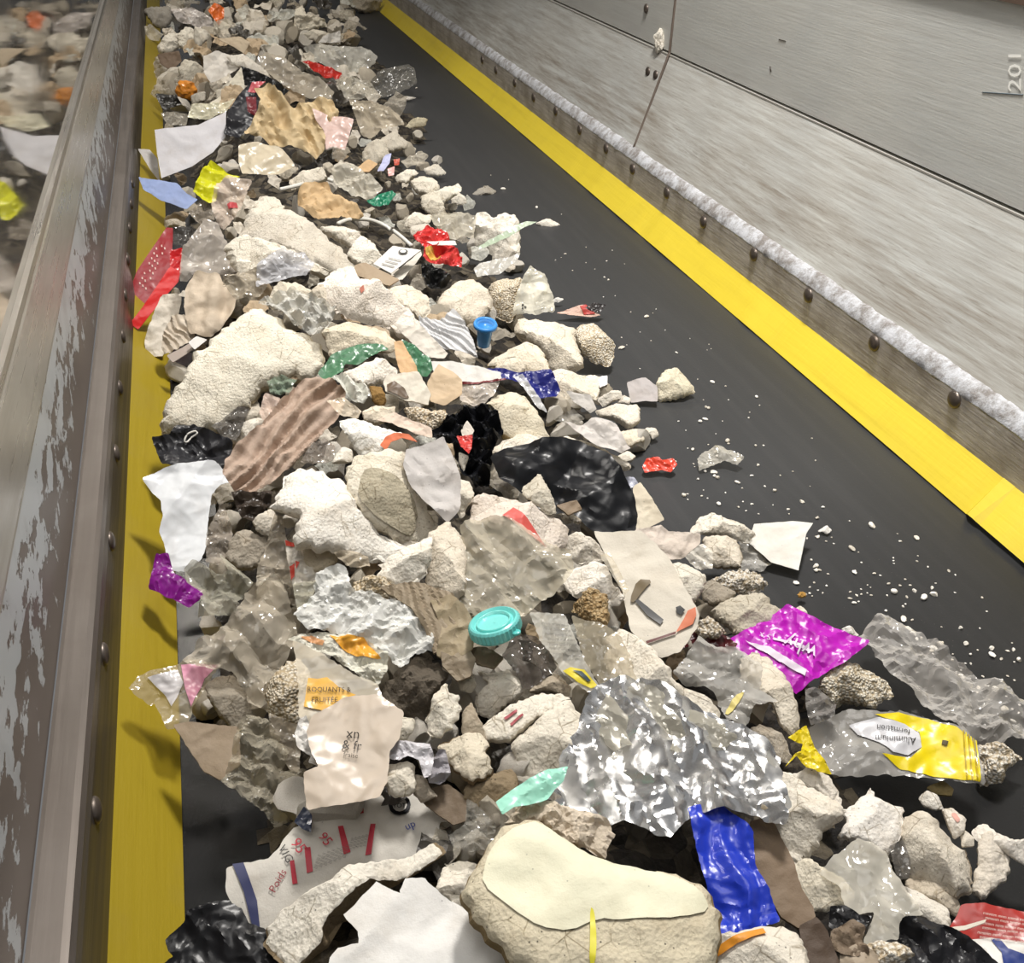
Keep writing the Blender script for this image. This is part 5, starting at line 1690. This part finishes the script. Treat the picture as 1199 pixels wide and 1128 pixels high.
I('crumpled_paper', 'paper', 'wrinkled off white wrapper above the pleated film', 'cloth', 'cbbfb3',
  '742,622 773,616 784,622 818,626 818,637 798,653 782,656 770,642', lift=.055, cr=.09)
I('foam_chunk', 'foam piece', 'smooth shell-like foam piece below the pleated film', 'foam', 'ded6c3', '782,658 802,656 828,672 821,690 811,702 798,687', lift=.06, T=.4)
I('foam_chunk', 'foam piece', 'dark shaded foam lump right of the shell-like piece', 'foam', 'a69a86', '823,683 835,678 862,692 853,701 834,706 824,698', lift=.05)
I('foam_chunk', 'foam piece', 'ragged white foam row below the boxy cream foam', 'bead', 'e3ded4', '834,671 860,664 887,666 899,676 883,690 862,690 844,684', lift=.04, T=.4, rough=.25)
I('foam_chunk', 'foam piece', 'wrinkled olive grey foam above the magenta bag', 'foam', 'c6bba3',
  '834,712 862,694 894,692 903,703 920,708 906,722 889,731 867,742 843,720', lift=.06, T=.4, rough=.1)
pk2 = I('packet', 'packet', 'flat whitish packet with a black bar and orange red curled end', 'paper', 'e0d8c8',
        '699,626 718,628 752,626 770,642 784,658 802,693 811,709 816,720 814,732 793,761 773,766 756,754 740,736 731,693 710,649', lift=.075, w=.5, cr=.025, th=.002, dens=40)
D(pk2, 'black_bar', '3c3c3c', '743,704 748,703 777,727 773,733 758,722', up=.003)
D(pk2, 'black_emblem', '2b2b2b', '791,713 796,711 802,716 797,722 792,719', up=.003)
D(pk2, 'orange_end', 'd27a58', '805,717 814,713 815,722 811,732 791,742 800,727', up=.003)
D(pk2, 'dark_edge', '5a2620', '756,753 791,741 791,744 757,756', up=.0032)
D(pk2, 'moss_stain', '6b5c40', '737,704 746,680 765,681 752,694 742,707', up=.003, soft=True)
I('foam_chunk', 'foam piece', 'cream foam slab between the large flat black bag and whitish packet', 'foam', 'e8decb',
  '656,628 678,623 697,633 713,648 701,653 678,655 660,648', lift=.06, T=.3)
I('foam_slab', 'foam piece', 'white foam slab left of the whitish packet', 'foam', 'e9e1d3', '664,662 703,654 719,683 733,695 718,704 700,690 678,695 662,680', lift=.065, T=.25)
I('plastic_film', 'plastic film', 'thin clear plastic strip between white slab and whitish packet', 'film60', 'c6bda9', '703,651 715,649 736,690 731,696', lift=.08, cr=.02)
I('crumbly_lump', 'foam piece', 'brown crumbly sponge lump left of the whitish packet', 'bead', 'b9a27c', '672,704 690,686 711,690 713,715 710,734 684,722', lift=.072, T=.5, rough=.3)
I('plastic_film', 'plastic film', 'dark maroon film between whitish packet and magenta bag', 'poly', '4a161a', '793,765 812,738 850,744 862,755 855,765 830,763 815,752', lift=.025, cr=.08)
I('foam_chunk', 'foam piece', 'knobbly foam bits right of the orange red curled end', 'bead', 'd9d0c0', '814,727 832,721 850,735 841,743 820,743', lift=.05, rough=.25)

# ---- single pieces out on the bare belt
I('paper_scrap', 'paper', 'grey paper scrap with dark smudge beside the lone foam rock', 'paper', 'b0aaa8', '735,448 744,445 756,443 769,454 769,470 755,469 739,471', lift=.025, w=.45, cr=.04)
I('foam_rock', 'foam piece', 'lone yellowish foam rock out on the belt', 'foam', 'e4d9b8', '769,448 778,431 795,429 808,441 813,452 795,461 772,464', lift=.04, w=.55, T=.5, rough=.08)
I('plastic_scrap', 'scrap', 'bright red petal shaped scrap on the bare belt', 'poly', 'd9452f',
  '753,547 758,537 771,536 775,540 788,537 792,544 785,553 775,550 756,554', lift=.018, w=.5, cr=.1)
I('plastic_film', 'plastic film', 'clear grey film scrap alone on the bare belt', 'film70', 'b9b5aa', '818,537 827,528 843,522 856,527 870,536 862,545 848,539 820,552', lift=.015, w=.4)
I('paper_scrap', 'paper', 'cream paper triangle right of the large flat black bag', 'paper', 'cfc5b0', '742,572 750,566 760,580 777,608 760,616 742,620', lift=.03, w=.5, cr=.05)
I('plastic_scrap', 'scrap', 'tiny bluish white scrap above the cream paper triangle', 'poly', 'c3c6d6', '727,560 742,559 748,568 738,572', lift=.03)
I('foam_flake', 'foam piece', 'thin cream flake pointing at the bright skirt', 'foam', 'e9e2d3', '627,260 641,254 656,260 645,265', lift=.012, w=.5, T=.25)
I('foam_flake', 'foam piece', 'grey triangular flake on the bare belt above the puffy lump', 'foam', 'a7a092', '551,227 569,214 581,221 575,226 556,229', lift=.012, w=.5, T=.2)
o = I('paper_scrap', 'paper', 'narrow pinkish scrap with a black tip at the heap edge', 'paper', 'd3b3a4', '653,367 668,362 682,357 692,364 702,369 690,371 668,369', lift=.02, w=.5)
D(o, 'red_patch', 'b5453f', '679,359 686,357 697,368 684,369', up=.002)
I('plastic_scrap', 'scrap', 'black rubber tip beside the narrow pinkish scrap', 'poly', '2a2626', '685,361 694,355 709,357 702,366 694,364', lift=.03)
I('foam_flake', 'foam piece', 'white flake beside the upright translucent film', 'foam', 'e9e7e2', '645,351 652,348 660,349 654,353', lift=.02, w=.5, T=.3)
I('foam_chunk', 'foam piece', 'small tan foam bar alone on the far belt', 'foam', 'c9bd98', '475,145 481,138 500,137 497,145 484,147', lift=.025, w=.6)
I('foam_flake', 'foam piece', 'white flake on the far belt below the dark film sheet', 'foam', 'cfcac0', '466,116 475,112 487,113 478,117', lift=.012, w=.6, T=.3)
I('foam_flake', 'foam piece', 'white foam flake beside the tip of the magenta bag', 'foam', 'ece8e0', '986,735 996,732 1006,741 1000,744', lift=.012, w=.4, T=.4)
I('foam_flake', 'foam piece', 'small cream flake above the top corner of the magenta bag', 'foam', 'e5dcc8', '930,712 938,708 945,716 947,724 940,722', lift=.02, w=.4, T=.4)
I('foam_flake', 'foam piece', 'pointed white flake right of the clean white paper square', 'foam', 'e9e7e2', '958,620 968,614 974,619 969,624', lift=.01, w=.4, T=.3)
pb_ = hit(939, 697, .006)
tag(lump(None, 'nut_shell', pb_, (.006, .005, .0045), mat('foam', 'c79a52'), 4), 'tiny round orange brown nut on the belt above the magenta bag', 'nut')

# blue cup, standing among the foam
def lathe(name, prof, m, parent=None, N=40, rib=None):
    verts, faces = [], []
    for i, (r, z) in enumerate(prof):
        for k in range(N):
            a = 2 * math.pi * k / N
            rr = r * (1 + (rib[1] if rib and rib[0][0] <= i <= rib[0][1] and k % 2 else 0))
            verts.append((rr * math.cos(a), rr * math.sin(a), z))
    for i in range(len(prof) - 1):
        for k in range(N):
            k2 = (k + 1) % N
            faces.append((i * N + k, i * N + k2, (i + 1) * N + k2, (i + 1) * N + k))
    faces.append(tuple(reversed(range(N))))
    faces.append(tuple((len(prof) - 1) * N + k for k in range(N)))
    return mesh_obj(name, verts, faces, m, parent)


def stand(o, px, py, lift, axis, sc):
    o.matrix_world = Matrix.Translation(hit(px, py, lift)) @ Vector(axis).to_track_quat('Z', 'Y').to_matrix().to_4x4() @ Matrix.Scale(sc, 4)


cup = lathe('plastic_cup', [(.010, 0), (.0105, .002), (.0125, .03), (.0135, .034), (.017, .036), (.0175, .039), (.016, .041), (.012, .040), (.010, .01)], mat('film80', '5d9fd8'))
cup2 = lathe('cup_rim', [(.0165, .0345), (.019, .036), (.0195, .0395), (.018, .0425), (.0135, .042), (.0145, .036)], mat('poly', '3f8fdc'), cup)
stand(cup, 566, 404, .05, (.05, -.2, 1), 1.2)
tag(cup, 'small bright blue translucent cup with a darker rim', 'cup')

lid = lathe('jar_lid', [(.024, 0), (.0265, .0005), (.0285, .004), (.0285, .014), (.0275, .0165), (.0255, .0175), (.0245, .0165), (.022, .0135), (.02, .0132), (.019, .0150), (.0182, .0132), (.001, .0128)],
            mat('hard', '74cdc8'), N=72, rib=((2, 3), .05))
lid.data.set_sharp_from_angle(angle=.45)
stand(lid, 582, 741, .09, (-.2, .22, 1), 1.02)
lathe('inner_ring', [(.0195, .0128), (.0195, .0165), (.018, .0165), (.018, .0128)], mat('hard', '7bd3cc'), lid, N=60)
tab = lathe('tear_tab', [(.0045, 0), (.005, .001), (.005, .0022), (.0045, .003)], mat('hard', '58bcb6'), lid, N=20)
td = lid.matrix_world.to_3x3().inverted() @ Vector((.55, -.8, 0))
td.z = 0
td.normalize()
tab.location = (td.x * .0315, td.y * .0315, .006)
tag(lid, 'turquoise ribbed screw lid in the middle of the heap', 'lid')
# ================================================================== loose fragments and crumbs
def rock(seed, n_cut=7):
    rnd = random.Random(seed)
    bm = bmesh.new()
    bmesh.ops.create_icosphere(bm, subdivisions=3, radius=1.0)
    for k in range(n_cut):
        d = Vector((rnd.gauss(0, 1), rnd.gauss(0, 1), rnd.gauss(0, 1))).normalized()
        r = bmesh.ops.bisect_plane(bm, geom=list(bm.verts) + list(bm.edges) + list(bm.faces), plane_co=d * rnd.uniform(.5, .8), plane_no=d, clear_outer=True)
        ed = [e for e in r['geom_cut'] if isinstance(e, bmesh.types.BMEdge)]
        if ed:
            bmesh.ops.edgeloop_fill(bm, edges=ed)
    bmesh.ops.triangulate(bm, faces=[f for f in bm.faces if len(f.verts) > 4])
    bmesh.ops.subdivide_edges(bm, edges=[e for e in bm.edges if e.calc_length() > .35], cuts=2, use_grid_fill=True)
    for v in bm.verts:
        v.co *= 1 + .09 * noise.noise(v.co * 2.5 + Vector((seed, 0, 0))) + .05 * noise.noise(v.co * 7 + Vector((0, seed, 0)))
    me = bpy.data.meshes.new('foam_fragment')
    bm.to_mesh(me)
    bm.free()
    me.polygons.foreach_set('use_smooth', [True] * len(me.polygons))
    me.set_sharp_from_angle(angle=.5)
    return me


R_FOAM = ['e6dcc8', 'dccfb6', 'ece4d5', 'cdbfa4', 'c9bca4', 'e3dccf']
rocks = []
for k in range(18):
    me = rock(300 + k, 5 + k % 5)
    me.materials.append(mat('foam', R_FOAM[k % 6]))
    rocks.append(me)


def covered(x, y):
    return any(inside(P, x, y) for P in PX)


def rocky(px, py, r, lift, rnd, label, group, name='foam_fragment', flat=.8):
    o = bpy.data.objects.new(name, rnd.choice(rocks))
    col.objects.link(o)
    p = hit(px, py, lift)
    o.location = p
    o.rotation_euler = (rnd.uniform(0, 6.28), rnd.uniform(0, 6.28), rnd.uniform(0, 6.28))
    o.scale = (r * rnd.uniform(.8, 1.25), r * rnd.uniform(.7, 1.05), r * rnd.uniform(.55, .9))
    tag(o, label, 'foam piece', group)
    return o


rnd = random.Random(11)
HEAP_PX = pts('180,-30 190,120 190,300 205,520 225,700 235,860 330,960 420,1000 560,1000 800,960 930,960 880,800 850,730 810,650 735,560 750,500 690,440 620,330 560,250 520,200 460,110 410,30 390,-30')
FAR_PX = pts('170,-15 405,-15 450,110 300,115 185,130')
n = 0
while n < 75:
    x, y = rnd.uniform(165, 460), rnd.uniform(-14, 135)
    if inside(FAR_PX, x, y) and (not covered(x, y) or rnd.random() < .1):
        rocky(x, y, rnd.uniform(.03, .062), .012, rnd, 'off white foam lump heaped at the far end of the belt', 'foam lumps at the far end')
        n += 1
n = 0
while n < 175:
    x, y = rnd.uniform(180, 930), rnd.uniform(130, 1000)
    if inside(HEAP_PX, x, y) and not covered(x, y):
        rocky(x, y, rnd.uniform(.014, .034), rnd.uniform(-.012, .008), rnd, 'small foam fragment wedged in a gap between larger pieces of the heap', 'foam fragments in the gaps')
        n += 1

# film and paper shards lying between them
shards = []
for k in range(14):
    rs = random.Random(900 + k)
    N = 9
    poly_ = [(math.cos(i / N * 6.283) * rs.uniform(.5, 1.1), math.sin(i / N * 6.283) * rs.uniform(.35, .8)) for i in range(N)]
    ring_ = resample(poly_, .13, .06, k)
    V2, F_, nr_, _ov = grid_fill(ring_, .13, k)
    vs_ = [(x, y, .28 * (vor((x, y), .6, k) - .45) + .2 * abs(noise.noise(Vector((x * 2.2, y * 2.2, k)))) + .12 * tri(x * rs.uniform(.8, 1.6) + y)) for x, y in V2]
    me = bpy.data.meshes.new('film_scrap')
    me.from_pydata(vs_, [], F_)
    me.polygons.foreach_set('use_smooth', [True] * len(me.polygons))
    me.set_sharp_from_angle(angle=.3)
    me.materials.append([mat('film75', 'cfc7b6'), mat('paper', 'd8d0c2'), mat('film65', 'b9b1a2'), mat('poly', 'c9c0b0'), mat('film80', 'e0dace'), mat('paper', 'b09c80'), mat('poly', '4a4640')][k % 7])
    shards.append(me)
n = 0
while n < 120:
    x, y = rnd.uniform(180, 930), rnd.uniform(-8, 1000)
    if inside(HEAP_PX, x, y) and not covered(x, y):
        o = bpy.data.objects.new('film_scrap', rnd.choice(shards))
        col.objects.link(o)
        p = hit(x, y, rnd.uniform(-.005, .014))
        o.location = p
        vdir = (CAM - p).normalized()
        nn = (Vector((0, 0, 1)) + vdir * .8 + Vector((rnd.uniform(-.5, .5), rnd.uniform(-.5, .5), 0))).normalized()
        o.rotation_euler = (nn.to_track_quat('Z', 'Y').to_matrix() @ Matrix.Rotation(rnd.uniform(0, 6.28), 3, 'Z')).to_euler()
        r = rnd.uniform(.018, .04) * (1.0 if y > 150 else 1.9)
        o.scale = (r, r, r)
        tag(o, 'small crumpled scrap of film or paper caught between larger pieces of the heap', 'scrap', 'scraps in the gaps')
        n += 1

n = 0
while n < 75:
    x, y = rnd.uniform(165, 460), rnd.uniform(-14, 135)
    if inside(FAR_PX, x, y) and (not covered(x, y) or rnd.random() < .25):
        o = bpy.data.objects.new('film_scrap', rnd.choice(shards[:-1]))
        col.objects.link(o)
        p = hit(x, y, rnd.uniform(.03, .08))
        o.location = p
        nn = (Vector((rnd.uniform(-.5, .5), rnd.uniform(-.9, .1), .7))).normalized()
        o.rotation_euler = (nn.to_track_quat('Z', 'Y').to_matrix() @ Matrix.Rotation(rnd.uniform(0, 6.28), 3, 'Z')).to_euler()
        r = rnd.uniform(.045, .085)
        o.scale = (r, r, r * 1.3)
        tag(o, 'crumpled pale film or paper heaped at the far end of the belt', 'scrap', 'scraps at the far end')
        n += 1

# beads and crumbs on the bare rubber
crumbs = []
for k in range(8):
    me = rock(500 + k, 3 + k % 3)
    me.name = 'foam_crumb'
    me.materials.append(mat('ink', ['f1ece2', 'e9e2d4', 'f4f1ea', 'cfc8bb'][k % 4]))
    crumbs.append(me)
BARE = pts('445,60 520,150 640,210 820,390 1000,545 1150,690 1199,760 1199,860 1130,800 1040,725 960,705 925,690 960,640 880,600 800,590 790,540 790,470 730,420 720,380 660,340 640,290 600,240 550,200 500,110')
n = 0
while n < 230:
    x, y = rnd.uniform(450, 1195), rnd.uniform(70, 850)
    if not inside(BARE, x, y):
        continue
    # thin out towards the bright skirt
    e = (x - 445) * .862 + 15 - y                    # pixels above the belt edge line
    if rnd.random() > max(.04, min(1.0, (-e - 25) / 190.0)):
        continue
    p = at_z(x, y, 0)
    r = .0014 + .0040 * rnd.random() ** 3.4
    o = bpy.data.objects.new('foam_crumb', rnd.choice(crumbs))
    col.objects.link(o)
    o.location = (p.x, p.y, r * .55)
    o.rotation_euler = (0, 0, rnd.uniform(0, 6.28))
    o.scale = (r * rnd.uniform(.8, 1.9), r, r * .8)
    tag(o, 'tiny white foam crumb scattered on the bare black belt', 'crumb', 'foam crumbs on the belt')
    n += 1
